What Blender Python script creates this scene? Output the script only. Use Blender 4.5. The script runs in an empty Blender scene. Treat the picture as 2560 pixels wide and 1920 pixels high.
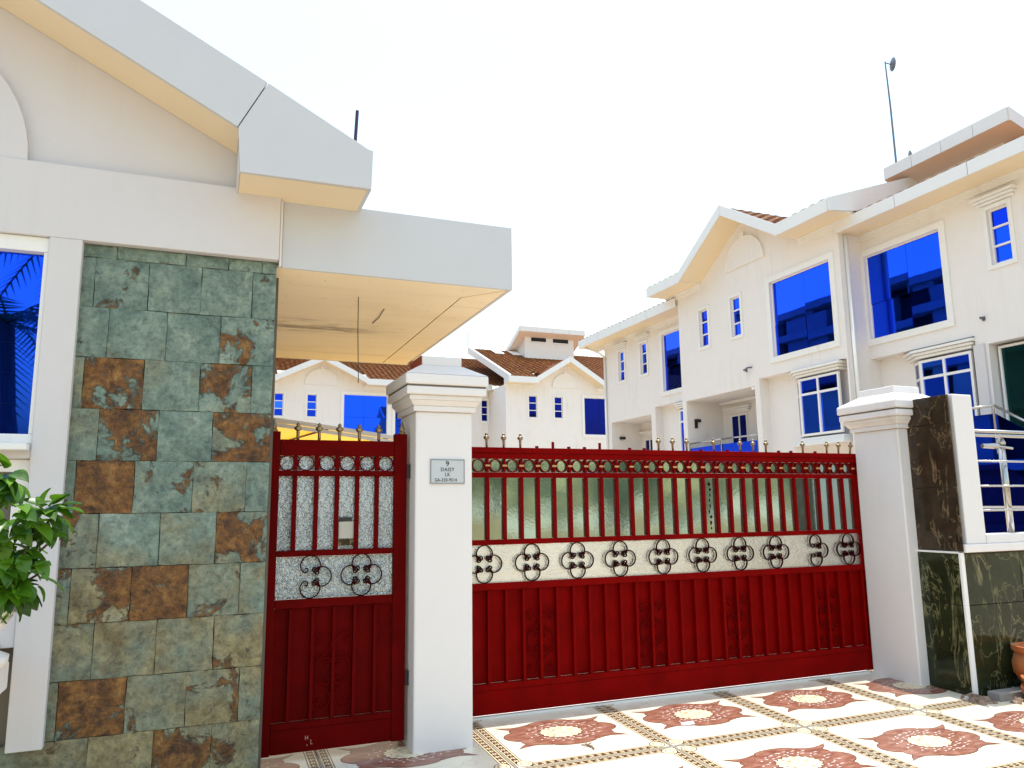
import bpy, bmesh, math, random
from mathutils import Vector, Matrix
R = math.radians
S = bpy.context.scene
col = S.collection
rnd = random.Random(7)

# ------------------------------------------------------------------ camera
f_px, yaw, pitch, roll = 1903.0, R(21.7), R(9.1), R(-0.70)
EYE = 1.65
fwd = Vector((math.sin(yaw)*math.cos(pitch), math.cos(yaw)*math.cos(pitch), math.sin(pitch)))
right0 = Vector((math.cos(yaw), -math.sin(yaw), 0))
up0 = right0.cross(fwd)
right = right0*math.cos(roll) + up0*math.sin(roll)
up = -right0*math.sin(roll) + up0*math.cos(roll)
cam = bpy.data.cameras.new('camera')
cam.sensor_fit = 'HORIZONTAL'; cam.sensor_width = 36.0; cam.lens = 36*f_px/2560
cam.clip_start = 0.05; cam.clip_end = 3000
co = bpy.data.objects.new('camera', cam); col.objects.link(co)
m = Matrix((right, up, -fwd)).transposed().to_4x4(); m.translation = (0, 0, EYE)
co.matrix_world = m
S.camera = co
# ------------------------------------------------------------------ light
sun_dir = Vector((0.07, 0.09, 1.0)).normalized()
w = bpy.data.worlds.new('World'); S.world = w; w.use_nodes = True
nt = w.node_tree; nt.nodes.clear()
sk = nt.nodes.new('ShaderNodeTexSky'); sk.sky_type = 'NISHITA'; sk.sun_disc = False
sk.sun_elevation = math.asin(sun_dir.z); sk.sun_rotation = math.atan2(sun_dir.x, sun_dir.y)
sk.air_density = 2.1; sk.dust_density = 2.0; sk.ozone_density = 1.0; sk.altitude = 30
bg = nt.nodes.new('ShaderNodeBackground'); bg.inputs['Strength'].default_value = 0.15
wo = nt.nodes.new('ShaderNodeOutputWorld')
nt.links.new(sk.outputs[0], bg.inputs[0]); nt.links.new(bg.outputs[0], wo.inputs[0])
sl = bpy.data.lights.new('sun', 'SUN'); sl.energy = 2.5; sl.angle = R(0.5); sl.color = (1, 0.97, 0.92)
so = bpy.data.objects.new('sun', sl); col.objects.link(so)
so.rotation_euler = (-sun_dir).to_track_quat('-Z', 'Y').to_euler()
S.view_settings.view_transform = 'Standard'; S.view_settings.look = 'None'
S.view_settings.gamma = 1.0; S.view_settings.use_curve_mapping = False
S.view_settings.exposure = 1.05

# ------------------------------------------------------------------ node material helpers
def mat(name, color=(0.8, 0.8, 0.8), rough=0.5, metal=0.0, spec=0.5):
    mt = bpy.data.materials.new(name); mt.use_nodes = True
    b = mt.node_tree.nodes['Principled BSDF']
    b.inputs['Base Color'].default_value = (*color, 1); b.inputs['Roughness'].default_value = rough
    b.inputs['Metallic'].default_value = metal; b.inputs['Specular IOR Level'].default_value = spec
    return mt, mt.node_tree, b
def N(nt, kind, **kw):
    n = nt.nodes.new(kind)
    for k, v in kw.items():
        if k in n.inputs.keys() if isinstance(k, str) else False: n.inputs[k].default_value = v
        else: setattr(n, k, v)
    return n
def coords(nt, scale=(1, 1, 1), kind='Object'):
    tc = nt.nodes.new('ShaderNodeTexCoord'); mp = nt.nodes.new('ShaderNodeMapping')
    mp.inputs['Scale'].default_value = scale
    nt.links.new(tc.outputs[kind], mp.inputs[0]); return mp.outputs[0]
def noise(nt, vec, scale, detail=4, rough=0.55, dist=0.0):
    n = nt.nodes.new('ShaderNodeTexNoise'); n.inputs['Scale'].default_value = scale
    n.inputs['Detail'].default_value = detail; n.inputs['Roughness'].default_value = rough
    n.inputs['Distortion'].default_value = dist
    nt.links.new(vec, n.inputs['Vector']); return n.outputs[0]
def ramp(nt, fac, stops):
    r = nt.nodes.new('ShaderNodeValToRGB'); e = r.color_ramp.elements
    while len(e) > 1: e.remove(e[-1])
    for i, (p, c) in enumerate(stops):
        el = e[0] if i == 0 else e.new(p)
        el.position = p; el.color = (*c, 1) if len(c) == 3 else c
    nt.links.new(fac, r.inputs[0]); return r.outputs[0]
def gray(nt, fac, a, b):
    return ramp(nt, fac, [(a, (0, 0, 0)), (b, (1, 1, 1))])
def mix(nt, fac, a, b, mode='MIX'):
    n = nt.nodes.new('ShaderNodeMix'); n.data_type = 'RGBA'; n.blend_type = mode
    if isinstance(fac, (int, float)): n.inputs[0].default_value = fac
    else: nt.links.new(fac, n.inputs[0])
    for i, x in ((6, a), (7, b)):
        if isinstance(x, tuple): n.inputs[i].default_value = (*x, 1)
        else: nt.links.new(x, n.inputs[i])
    return n.outputs[2]
def math_(nt, op, a, b=0.0):
    n = nt.nodes.new('ShaderNodeMath'); n.operation = op
    for i, x in enumerate((a, b)):
        if isinstance(x, (int, float)): n.inputs[i].default_value = x
        else: nt.links.new(x, n.inputs[i])
    return n.outputs[0]
def bump(nt, b, h, strength=0.3, dist=0.01):
    n = nt.nodes.new('ShaderNodeBump'); n.inputs['Strength'].default_value = strength
    n.inputs['Distance'].default_value = dist
    nt.links.new(h, n.inputs['Height']); nt.links.new(n.outputs[0], b.inputs['Normal'])
M = {}
def painted(name, c, rough=0.6, dirt=0.5, dirt_col=(0.45, 0.38, 0.28), streak=True):
    mt, nt, b = mat(name, c, rough, spec=0.3)
    v = coords(nt)
    n1 = noise(nt, v, 0.7, 5); n2 = noise(nt, coords(nt, (6, 6, 0.5)), 1.3, 4, 0.6)
    d = math_(nt, 'MULTIPLY', gray(nt, n1, 0.45, 0.85), gray(nt, n2, 0.5, 0.85))
    d = math_(nt, 'MULTIPLY', d, dirt)
    c2 = tuple(x*0.94 for x in c)
    base = mix(nt, noise(nt, v, 3.0, 5), c, c2)
    spots = gray(nt, noise(nt, v, 22, 2), 0.74, 0.78)
    base = mix(nt, math_(nt, 'MULTIPLY', spots, 0.25*dirt), base, dirt_col)
    nt.links.new(mix(nt, d, base, dirt_col), b.inputs['Base Color'])
    bump(nt, b, noise(nt, v, 60, 4), 0.12, 0.004)
    M[name] = mt; return mt
painted('wall_white', (0.635, 0.605, 0.60), 0.65, 0.75)
painted('wall_cream', (0.80, 0.755, 0.715), 0.65, 0.75)
painted('soffit_bounce', (0.82, 0.68, 0.47), 0.5, 0.3)  # soffit colour has the warm bounce off the ground painted in
painted('trim_white', (0.82, 0.80, 0.76), 0.5, 0.7)
painted('pillar_white', (0.775, 0.735, 0.71), 0.55, 0.55)
painted('fascia_grey', (0.565, 0.57, 0.585), 0.38, 0.12)
painted('fascia_far', (0.78, 0.775, 0.76), 0.4, 0.2)
painted('sand_wall', (0.62, 0.44, 0.24), 0.7, 0.4)
painted('tower_bounce', (0.86, 0.74, 0.63), 0.6, 0.2)  # tower slab tone, orange light from below built into the colour
painted('cap_red', (0.33, 0.06, 0.03), 0.6, 0.6)
# canopy soffit with water stain bands of their own shape
mt, nt, b = mat('canopy_soffit', (0.82, 0.66, 0.42), 0.5)
v = coords(nt)
st = nt.nodes.new('ShaderNodeSeparateXYZ'); nt.links.new(v, st.inputs[0])
wob = math_(nt, 'MULTIPLY', math_(nt, 'SUBTRACT', noise(nt, coords(nt, (1.5, 6, 1)), 2.0, 5), 0.5), 0.5)
yy = math_(nt, 'ADD', st.outputs[1], wob)
band = math_(nt, 'SUBTRACT', 1.0, math_(nt, 'MULTIPLY', math_(nt, 'ABSOLUTE', math_(nt, 'SUBTRACT', yy, 6.9)), 2.6))
band = gray(nt, band, 0.05, 0.9)
xf = gray(nt, math_(nt, 'ADD', st.outputs[0], math_(nt, 'MULTIPLY', wob, 0.7)), 0.95, 0.35) if False else None
n1 = gray(nt, noise(nt, coords(nt, (1.2, 7, 1)), 3.0, 6, 0.65), 0.42, 0.68)
fx = nt.nodes.new('ShaderNodeMapRange'); nt.links.new(st.outputs[0], fx.inputs[0])
fx.inputs[1].default_value = 1.75; fx.inputs[2].default_value = 1.0; fx.inputs[3].default_value = 0; fx.inputs[4].default_value = 1
stain = math_(nt, 'MULTIPLY', math_(nt, 'MULTIPLY', band, n1), fx.outputs[0])
soft = math_(nt, 'MULTIPLY', gray(nt, noise(nt, coords(nt, (0.8, 3, 1)), 1.6, 5), 0.5, 0.8), 0.3)
base = mix(nt, soft, (0.93, 0.78, 0.52), (0.66, 0.45, 0.22))  # base tone includes warm ground bounce as colour
ln = gray(nt, math_(nt, 'ABSOLUTE', math_(nt, 'SUBTRACT', math_(nt, 'ADD', st.outputs[1], math_(nt, 'MULTIPLY', wob, 0.22)), 6.93)), 0.10, 0.03)
lx = nt.nodes.new('ShaderNodeMapRange'); nt.links.new(st.outputs[0], lx.inputs[0]); lx.inputs[1].default_value = 1.45; lx.inputs[2].default_value = 1.15
ln = math_(nt, 'MULTIPLY', math_(nt, 'MULTIPLY', ln, lx.outputs[0]), gray(nt, noise(nt, coords(nt, (2, 12, 1)), 4, 5), 0.25, 0.6))
base = mix(nt, math_(nt, 'MULTIPLY', ln, 0.85), base, (0.13, 0.075, 0.04))
base = mix(nt, math_(nt, 'MULTIPLY', stain, 0.95), base, (0.16, 0.09, 0.045))
fl = gray(nt, noise(nt, v, 30, 2), 0.71, 0.74)
nt.links.new(mix(nt, math_(nt, 'MULTIPLY', fl, 0.6), base, (0.2, 0.11, 0.06)), b.inputs['Base Color'])
M['canopy_soffit'] = mt
# slate tiles: object colour R = rust amount, G = brown-green shift, B = seed
mt, nt, b = mat('slate', (0.2, 0.25, 0.22), 0.55)
oi = nt.nodes.new('ShaderNodeObjectInfo'); sp = nt.nodes.new('ShaderNodeSeparateColor')
nt.links.new(oi.outputs['Color'], sp.inputs[0])
tc = nt.nodes.new('ShaderNodeTexCoord'); vm = nt.nodes.new('ShaderNodeVectorMath'); vm.operation = 'ADD'
cx = nt.nodes.new('ShaderNodeCombineXYZ'); s10 = math_(nt, 'MULTIPLY', sp.outputs[2], 40.0)
for i in range(3): nt.links.new(s10, cx.inputs[i])
nt.links.new(tc.outputs['Object'], vm.inputs[0]); nt.links.new(cx.outputs[0], vm.inputs[1]); v = vm.outputs[0]
green = ramp(nt, noise(nt, v, 4.5, 10, 0.74, 0.25), [(0.22, (0.020, 0.040, 0.036)), (0.40, (0.105, 0.165, 0.138)), (0.58, (0.215, 0.285, 0.225)), (0.8, (0.38, 0.43, 0.35))])
olive = ramp(nt, noise(nt, v, 6, 10, 0.74, 0.25), [(0.22, (0.030, 0.020, 0.008)), (0.40, (0.165, 0.128, 0.055)), (0.58, (0.31, 0.265, 0.135)), (0.8, (0.46, 0.42, 0.27))])
gfac = math_(nt, 'ADD', math_(nt, 'SUBTRACT', noise(nt, v, 2.5, 5, 0.6), 0.5), sp.outputs[1])
base = mix(nt, gray(nt, gfac, 0.32, 0.62), green, olive)
rf = math_(nt, 'ADD', math_(nt, 'MULTIPLY', math_(nt, 'SUBTRACT', noise(nt, v, 4.2, 9, 0.70, 0.4), 0.5), 2.4), sp.outputs[0])
rust = ramp(nt, noise(nt, v, 9, 10, 0.78, 0.3), [(0.30, (0.020, 0.010, 0.006)), (0.42, (0.095, 0.040, 0.012)), (0.52, (0.23, 0.098, 0.022)), (0.64, (0.38, 0.20, 0.055)), (0.8, (0.42, 0.31, 0.16))])
rmask = gray(nt, rf, 0.56, 0.66)
base = mix(nt, rmask, base, rust)
mot = ramp(nt, noise(nt, v, 26, 8, 0.72, 0.4), [(0.30, (0.42, 0.42, 0.42)), (0.48, (1.0, 1.0, 1.0)), (0.70, (1.5, 1.47, 1.4))])
base = mix(nt, 1.0, base, mot, 'MULTIPLY')
vein = gray(nt, math_(nt, 'ABSOLUTE', math_(nt, 'SUBTRACT', noise(nt, v, 7, 6, 0.6, 1.5), 0.5)), 0.012, 0.0)
base = mix(nt, math_(nt, 'MULTIPLY', vein, 0.10), base, (0.45, 0.42, 0.34))
nt.links.new(base, b.inputs['Base Color'])
hh = math_(nt, 'ADD', noise(nt, v, 9, 10, 0.76, 0.3), math_(nt, 'MULTIPLY', math_(nt, 'MULTIPLY', rmask, noise(nt, v, 22, 6, 0.75)), 0.9))
bump(nt, b, hh, 1.0, 0.034)
nt.links.new(math_(nt, 'ADD', math_(nt, 'MULTIPLY', rmask, 0.25), 0.42), b.inputs['Roughness'])
M['slate'] = mt
M['grout'] = mat('grout', (0.15, 0.13, 0.10), 0.9)[0]
# gate paint
def redpaint(name, c, rough):
    mt, nt, b = mat(name, c, rough, spec=0.04)
    v = coords(nt)
    base = mix(nt, gray(nt, noise(nt, v, 5, 5), 0.35, 0.7), c, tuple(x*0.72 for x in c))
    chips = gray(nt, noise(nt, v, 30, 3, 0.6), 0.77, 0.79)
    base = mix(nt, chips, base, (0.55, 0.20, 0.16))
    nt.links.new(base, b.inputs['Base Color'])
    nt.links.new(math_(nt, 'ADD', math_(nt, 'MULTIPLY', noise(nt, v, 8, 4), 0.25), rough-0.1), b.inputs['Roughness'])
    bump(nt, b, noise(nt, coords(nt, (30, 30, 8)), 1.0, 4), 0.15, 0.003)
    M[name] = mt
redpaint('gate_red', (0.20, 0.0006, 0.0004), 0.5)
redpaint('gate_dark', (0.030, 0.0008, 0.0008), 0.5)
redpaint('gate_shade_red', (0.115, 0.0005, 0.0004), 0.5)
mt, nt, b = mat('brass', (0.42, 0.30, 0.14), 0.30, 0.85)
v = coords(nt); nt.links.new(mix(nt, noise(nt, v, 18, 4), (0.42, 0.31, 0.18), (0.05, 0.035, 0.025)), b.inputs['Base Color']); M['brass'] = mt
M['clip_tan'] = mat('clip_tan', (0.50, 0.27, 0.10), 0.4)[0]
M['black_iron'] = mat('black_iron', (0.012, 0.010, 0.010), 0.5)[0]
# pressed pattern glass
def patglass(name, c, rough, metal, bs, sc):
    mt, nt, b = mat(name, c, rough, metal)
    v = coords(nt)
    vo = nt.nodes.new('ShaderNodeTexVoronoi'); vo.inputs['Scale'].default_value = sc
    nt.links.new(mix(nt, 0.5, v, (0, 0, 0)) if False else v, vo.inputs['Vector'])
    h = math_(nt, 'ADD', noise(nt, v, sc*0.8, 3, 0.5, 2.0), math_(nt, 'MULTIPLY', vo.outputs[0], 0.4))
    tint = mix(nt, gray(nt, noise(nt, v, 1.3, 4), 0.35, 0.65), c, tuple(x*0.8 for x in c))
    nt.links.new(tint, b.inputs['Base Color'])
    bump(nt, b, h, bs, 0.012)
    M[name] = mt
patglass('pattern_glass', (0.50, 0.545, 0.53), 0.12, 0.9, 0.9, 62)
patglass('soft_glass', (0.50, 0.68, 0.61), 0.05, 0.92, 0.012, 40)
patglass('band_glass', (0.74, 0.72, 0.66), 0.16, 0.85, 0.35, 62)
# blue mirror glazing
def blueglass(name, c, rough=0.015):
    mt, nt, b = mat(name, c, rough, 1.0)
    v = coords(nt)
    bump(nt, b, noise(nt, v, 0.9, 2), 0.05, 0.02)
    M[name] = mt
blueglass('blue_glass', (0.010, 0.075, 0.95))
blueglass('blue_glass_pale', (0.022, 0.135, 1.0)); blueglass('blue_glass_deep', (0.006, 0.035, 0.55))
blueglass('dark_blue_glass', (0.006, 0.012, 0.20))
blueglass('green_glass', (0.015, 0.07, 0.075), 0.05)
# roof tiles
mt, nt, b = mat('roof_tile', (0.35, 0.14, 0.05), 0.7)
v = coords(nt)
c1 = ramp(nt, noise(nt, v, 7, 3), [(0.3, (0.11, 0.035, 0.010)), (0.5, (0.23, 0.085, 0.022)), (0.72, (0.38, 0.17, 0.05))])
nt.links.new(c1, b.inputs['Base Color']); bump(nt, b, noise(nt, v, 30, 3), 0.3, 0.01); M['roof_tile'] = mt
# dark veined marble
mt, nt, b = mat('marble_dark', (0.02, 0.018, 0.012), 0.12, spec=0.6)
def marble(name, c0, c1, vc):
    mt, nt, b = mat(name, c0, 0.12, spec=0.3)
    v = coords(nt, (1, 1, 0.22))
    w1 = noise(nt, v, 3.0, 5, 0.6, 0.7); w2 = noise(nt, coords(nt, (1, 1, 0.6)), 3.2, 5, 0.6, 1.2)
    l1 = gray(nt, math_(nt, 'ABSOLUTE', math_(nt, 'SUBTRACT', w1, 0.51)), 0.015, 0.0)
    l2 = gray(nt, math_(nt, 'ABSOLUTE', math_(nt, 'SUBTRACT', w2, 0.55)), 0.012, 0.0)
    base = mix(nt, gray(nt, noise(nt, coords(nt), 5, 6, 0.7), 0.3, 0.75), c0, c1)
    brk = gray(nt, noise(nt, coords(nt), 4.5, 4), 0.42, 0.66)
    base = mix(nt, math_(nt, 'MULTIPLY', l1, math_(nt, 'MULTIPLY', brk, 0.8)), base, vc)
    base = mix(nt, math_(nt, 'MULTIPLY', l2, 0.5), base, vc)
    nt.links.new(base, b.inputs['Base Color']); M[name] = mt
marble('marble_brown', (0.016, 0.010, 0.006), (0.055, 0.036, 0.022), (0.36, 0.24, 0.12))
marble('marble_green', (0.008, 0.013, 0.006), (0.028, 0.036, 0.014), (0.30, 0.27, 0.13))
M['steel'] = mat('steel', (0.46, 0.44, 0.41), 0.2, 1.0)[0]
M['grey_metal'] = mat('grey_metal', (0.16, 0.16, 0.18), 0.5, 0.5)[0]
M['rod_metal'] = mat('rod_metal', (0.035, 0.015, 0.05), 0.5)[0]
mt, nt, b = mat('terracotta', (0.50, 0.16, 0.045), 0.65)
v = coords(nt); nt.links.new(mix(nt, gray(nt, noise(nt, v, 5, 5), 0.4, 0.75), (0.40, 0.095, 0.018), (0.46, 0.20, 0.08)), b.inputs['Base Color']); M['terracotta'] = mt
# floor tile glaze
mt, nt, b = mat('tile_cream', (0.72, 0.66, 0.52), 0.28)
v = coords(nt)
base = mix(nt, gray(nt, noise(nt, v, 2.5, 5), 0.35, 0.75), (0.74, 0.69, 0.56), (0.66, 0.58, 0.42))
sp_ = gray(nt, noise(nt, v, 35, 2), 0.73, 0.76)
nt.links.new(mix(nt, math_(nt, 'MULTIPLY', sp_, 0.5), base, (0.3, 0.22, 0.10)), b.inputs['Base Color']); M['tile_cream'] = mt
mt, nt, b = mat('tile_brown', (0.30, 0.09, 0.055), 0.3)
v = coords(nt, (1, 2.6, 1))
base = ramp(nt, noise(nt, v, 9, 6, 0.6, 0.5), [(0.28, (0.15, 0.050, 0.030)), (0.5, (0.25, 0.100, 0.062)), (0.68, (0.36, 0.19, 0.135)), (0.8, (0.48, 0.31, 0.24))])
nt.links.new(base, b.inputs['Base Color']); M['tile_brown'] = mt
M['print_line'] = mat('print_line', (0.055, 0.022, 0.009), 0.35)[0]
M['print_tan'] = mat('print_tan', (0.33, 0.19, 0.075), 0.35)[0]
M['print_pale'] = mat('print_pale', (0.52, 0.47, 0.30), 0.35)[0]
M['print_white'] = mat('print_white', (0.85, 0.80, 0.74), 0.35)[0]
M['lace'] = mat('lace', (0.74, 0.63, 0.42), 0.35)[0]
M['sign_face'] = mat('sign_face', (0.50, 0.53, 0.54), 0.35)[0]
M['ink'] = mat('ink', (0.008, 0.008, 0.008), 0.5)[0]
M['chalk'] = mat('chalk', (0.50, 0.26, 0.22), 0.8)[0]
M['paper'] = mat('paper', (0.75, 0.72, 0.72), 0.8)[0]
# ground
def ground(name, a, b_, sc, rough=0.85):
    mt, nt, b = mat(name, a, rough)
    v = coords(nt)
    base = mix(nt, gray(nt, noise(nt, v, sc, 8, 0.65), 0.3, 0.7), a, b_)
    nt.links.new(base, b.inputs['Base Color']); bump(nt, b, noise(nt, v, sc*20, 5), 0.4, 0.02); M[name] = mt
ground('street_sand', (0.34, 0.275, 0.19), (0.42, 0.345, 0.25), 0.8)
ground('court_concrete', (0.46, 0.375, 0.27), (0.52, 0.43, 0.32), 0.5)
ground('raw_concrete', (0.20, 0.19, 0.175), (0.27, 0.255, 0.235), 0.6)
ground('rubble', (0.16, 0.10, 0.065), (0.34, 0.24, 0.17), 9)
M['hole_dark'] = mat('hole_dark', (0.010, 0.009, 0.009), 0.8)[0]
# foliage
def leafmat(name, a, b_):
    mt, nt, b = mat(name, a, 0.38)
    oi = nt.nodes.new('ShaderNodeObjectInfo'); v = coords(nt)
    base = mix(nt, oi.outputs['Random'], a, b_)
    base = mix(nt, gray(nt, noise(nt, v, 12, 3), 0.4, 0.7), base, tuple(x*1.25 for x in b_))
    nt.links.new(base, b.inputs['Base Color'])
    tr = nt.nodes.new('ShaderNodeBsdfTranslucent'); nt.links.new(base, tr.inputs[0])
    ms = nt.nodes.new('ShaderNodeMixShader'); ms.inputs[0].default_value = 0.3
    out = nt.nodes['Material Output']
    nt.links.new(b.outputs[0], ms.inputs[1]); nt.links.new(tr.outputs[0], ms.inputs[2]); nt.links.new(ms.outputs[0], out.inputs[0])
    M[name] = mt
leafmat('leaf', (0.014, 0.065, 0.004), (0.12, 0.28, 0.010))
leafmat('palm_leaf', (0.03, 0.07, 0.015), (0.06, 0.12, 0.03))
M['bark'] = mat('bark', (0.10, 0.075, 0.05), 0.9)[0]
mt, nt, b = mat('yellow_sheet', (0.90, 0.50, 0.02), 0.45)
tr = nt.nodes.new('ShaderNodeBsdfTranslucent'); tr.inputs[0].default_value = (0.95, 0.56, 0.03, 1)
ms = nt.nodes.new('ShaderNodeMixShader'); ms.inputs[0].default_value = 0.35
nt.links.new(b.outputs[0], ms.inputs[1]); nt.links.new(tr.outputs[0], ms.inputs[2]); nt.links.new(ms.outputs[0], nt.nodes['Material Output'].inputs[0])
M['yellow_sheet'] = mt

# ------------------------------------------------------------------ mesh helpers
class MB:
    def __init__(s): s.v = []; s.f = []
    def add(s, vs, fs):
        o = len(s.v); s.v += [tuple(p) for p in vs]; s.f += [tuple(i+o for i in q) for q in fs]; return s
    def box(s, x0, x1, y0, y1, z0, z1):
        x0, x1 = sorted((x0, x1)); y0, y1 = sorted((y0, y1)); z0, z1 = sorted((z0, z1))
        return s.add([(x0,y0,z0),(x1,y0,z0),(x1,y1,z0),(x0,y1,z0),(x0,y0,z1),(x1,y0,z1),(x1,y1,z1),(x0,y1,z1)],
                     [(0,3,2,1),(4,5,6,7),(0,1,5,4),(1,2,6,5),(2,3,7,6),(3,0,4,7)])
    def frustum(s, b0, b1, z0, z1):
        (x0,x1,y0,y1), (a0,a1,c0,c1) = b0, b1
        return s.add([(x0,y0,z0),(x1,y0,z0),(x1,y1,z0),(x0,y1,z0),(a0,c0,z1),(a1,c0,z1),(a1,c1,z1),(a0,c1,z1)],
                     [(0,3,2,1),(4,5,6,7),(0,1,5,4),(1,2,6,5),(2,3,7,6),(3,0,4,7)])
    def prism(s, poly, vec):
        n = len(poly); vec = Vector(vec)
        a = [Vector(p) for p in poly]; b = [p+vec for p in a]
        nrm = Vector((0,0,0))
        for i in range(n): nrm += a[i].cross(a[(i+1) % n])
        if nrm.dot(vec) > 0: a.reverse(); b.reverse()
        return s.add(a+b, [tuple(range(n)), tuple(reversed(range(n, 2*n)))] + [((i+1) % n, i, i+n, (i+1) % n+n) for i in range(n)])
    def quad(s, *p): return s.add(p, [tuple(range(len(p)))])
    def tube(s, path, r, n=6, closed=False, flat=None):
        P = [Vector(p) for p in path]; m_ = len(P); rings = []
        ref = Vector((0.0, 1.0, 0.0)) if flat is None else Vector(flat)
        for i, p in enumerate(P):
            t = (P[(i+1) % m_] - P[i-1]) if closed else (P[min(i+1, m_-1)] - P[max(i-1, 0)])
            t.normalize()
            a = ref if abs(t.dot(ref)) < 0.95 else Vector((0.3, 0.2, 1)).normalized()
            u = (a - t*a.dot(t)).normalized(); w_ = t.cross(u)
            rr = r[i] if isinstance(r, (list, tuple)) else r
            rings.append([p + (u*math.cos(2*math.pi*k/n) + w_*math.sin(2*math.pi*k/n))*rr for k in range(n)])
        vs = [q for g in rings for q in g]; fs = []
        for i in range(m_ if closed else m_-1):
            j = (i+1) % m_
            for k in range(n): fs.append((i*n+k, i*n+(k+1) % n, j*n+(k+1) % n, j*n+k))
        if not closed: fs += [tuple(reversed(range(n))), tuple(range((m_-1)*n, m_*n))]
        return s.add(vs, fs)
    def lathe(s, prof, c=(0, 0, 0), n=20):
        vs = []; fs = []
        for r_, z in prof:
            for k in range(n):
                a = 2*math.pi*k/n; vs.append((c[0]+r_*math.cos(a), c[1]+r_*math.sin(a), c[2]+z))
        for i in range(len(prof)-1):
            for k in range(n): fs.append((i*n+k, i*n+(k+1) % n, (i+1)*n+(k+1) % n, (i+1)*n+k))
        fs += [tuple(reversed(range(n))), tuple(range((len(prof)-1)*n, len(prof)*n))]
        return s.add(vs, fs)
    def mesh(s, name, m_, smooth=False):
        me = bpy.data.meshes.new(name); me.from_pydata(s.v, [], s.f); me.update()
        for mm in (m_ if isinstance(m_, (list, tuple)) else [m_]): me.materials.append(M[mm])
        if smooth:
            for p in me.polygons: p.use_smooth = True
        return me
def link(name, me, parent=None, bev=0.0):
    o = bpy.data.objects.new(name, me); col.objects.link(o)
    if parent is not None:
        o.parent = parent
        root = parent
        loc = Vector(parent['_w']) if '_w' in parent else Vector((0, 0, 0))
        o.matrix_parent_inverse = Matrix.Translation(-loc)
    if bev:
        bm = o.modifiers.new('bevel', 'BEVEL'); bm.width = bev; bm.segments = 2; bm.limit_method = 'ANGLE'; bm.angle_limit = R(40)
    return o
def part(name, mb, m_, parent, smooth=False, bev=0.0, label=None, stuff=False):
    o = link(name, mb.mesh(name, m_, smooth), parent, bev)
    if label: o['label'] = label
    if stuff: o['kind'] = 'stuff'
    return o
def inst(name, me, parent, loc, rot=(0, 0, 0), scale=(1, 1, 1)):
    o = link(name, me, parent); o.location = loc; o.rotation_euler = rot; o.scale = scale
    return o
def thing(name, label, cat, loc=(0, 0, 0), group=None):
    o = bpy.data.objects.new(name, None); col.objects.link(o); o.location = loc
    o.empty_display_size = 0.2
    o['label'] = label; o['category'] = cat; o['_w'] = tuple(loc)
    if group: o['group'] = group
    return o
def single(name, mb, m_, label, cat, group=None, smooth=False, bev=0.0):
    o = link(name, mb.mesh(name, m_, smooth), None, bev); o['label'] = label; o['category'] = cat
    if group: o['group'] = group
    return o
def struct(name, mb, m_):
    o = link(name, mb.mesh(name, m_)); o['kind'] = 'structure'; return o

def catmull(pts, k=6):
    P = [Vector(p) for p in pts]; out = []
    for i in range(len(P)-1):
        p0 = P[max(i-1, 0)]; p1 = P[i]; p2 = P[i+1]; p3 = P[min(i+2, len(P)-1)]
        for j in range(k):
            t = j/k
            out.append(0.5*((2*p1) + (p2-p0)*t + (2*p0-5*p1+4*p2-p3)*t*t + (3*p1-p0-3*p2+p3)*t**3))
    out.append(P[-1]); return out

# ------------------------------------------------------------------ ground
SL = 0.025                      # the drive falls towards the street
def gz(y): return SL*(y-5.4)
mb = MB(); mb.quad((-600, -600, -0.13), (600, -600, -0.13), (600, 600, -0.13), (-600, 600, -0.13))
struct('street_ground', mb, 'street_sand')
mb = MB(); mb.box(-30, 60, 6.03, 90, -0.12, 0.012); struct('courtyard_ground', mb, 'court_concrete')
mb = MB()
x0, x1, y0, y1 = -1.57, 8.8, -0.9, 6.02
mb.add([(x0,y0,gz(y0)-0.012),(x1,y0,gz(y0)-0.012),(x1,y1,gz(y1)-0.012),(x0,y1,gz(y1)-0.012),(x0,y0,-0.4),(x1,y0,-0.4),(x1,y1,-0.4),(x0,y1,-0.4)],
       [(0,1,2,3),(7,6,5,4),(0,4,5,1),(1,5,6,2),(2,6,7,3),(3,7,4,0)])
drive = struct('driveway', mb, 'grout')
# one tile: slab, border print, medallion print
TP_X, TP_Y = 1.16, 1.175
hx, hy = TP_X/2-0.003, TP_Y/2-0.003
slab = MB(); slab.frustum((-hx, hx, -hy, hy), (-hx+0.002, hx-0.002, -hy+0.002, hy-0.002), -0.012, 0.0)
slab_me = slab.mesh('floor_tile', 'tile_cream')
me_b = MB(); mats = ['print_line', 'print_tan', 'print_pale', 'print_white', 'lace', 'tile_brown']
fm = []
def flat(poly, z, mi):
    n = len(poly); area = sum(poly[i][0]*poly[(i+1) % n][1]-poly[(i+1) % n][0]*poly[i][1] for i in range(n))
    if area < 0: poly = poly[::-1]
    cur.add([(x, y, z) for x, y in poly], [tuple(range(n))]); fm.append(mi)
def ringline(cx, cy, ra, rb, wd, z, mi, a0=0, a1=2*math.pi, n=18, wave=0, wn=0):
    for i in range(n):
        t0 = a0+(a1-a0)*i/n; t1 = a0+(a1-a0)*(i+1)/n
        f0 = 1+wave*math.sin(wn*t0); f1 = 1+wave*math.sin(wn*t1)
        p = lambda t, k, ff: (cx+(ra+k)*ff*math.cos(t), cy+(rb+k)*ff*math.sin(t))
        flat([p(t0, 0, f0), p(t1, 0, f1), p(t1, wd, f1), p(t0, wd, f0)], z, mi)
cur = MB(); fm = []
bw = 0.078
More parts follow.
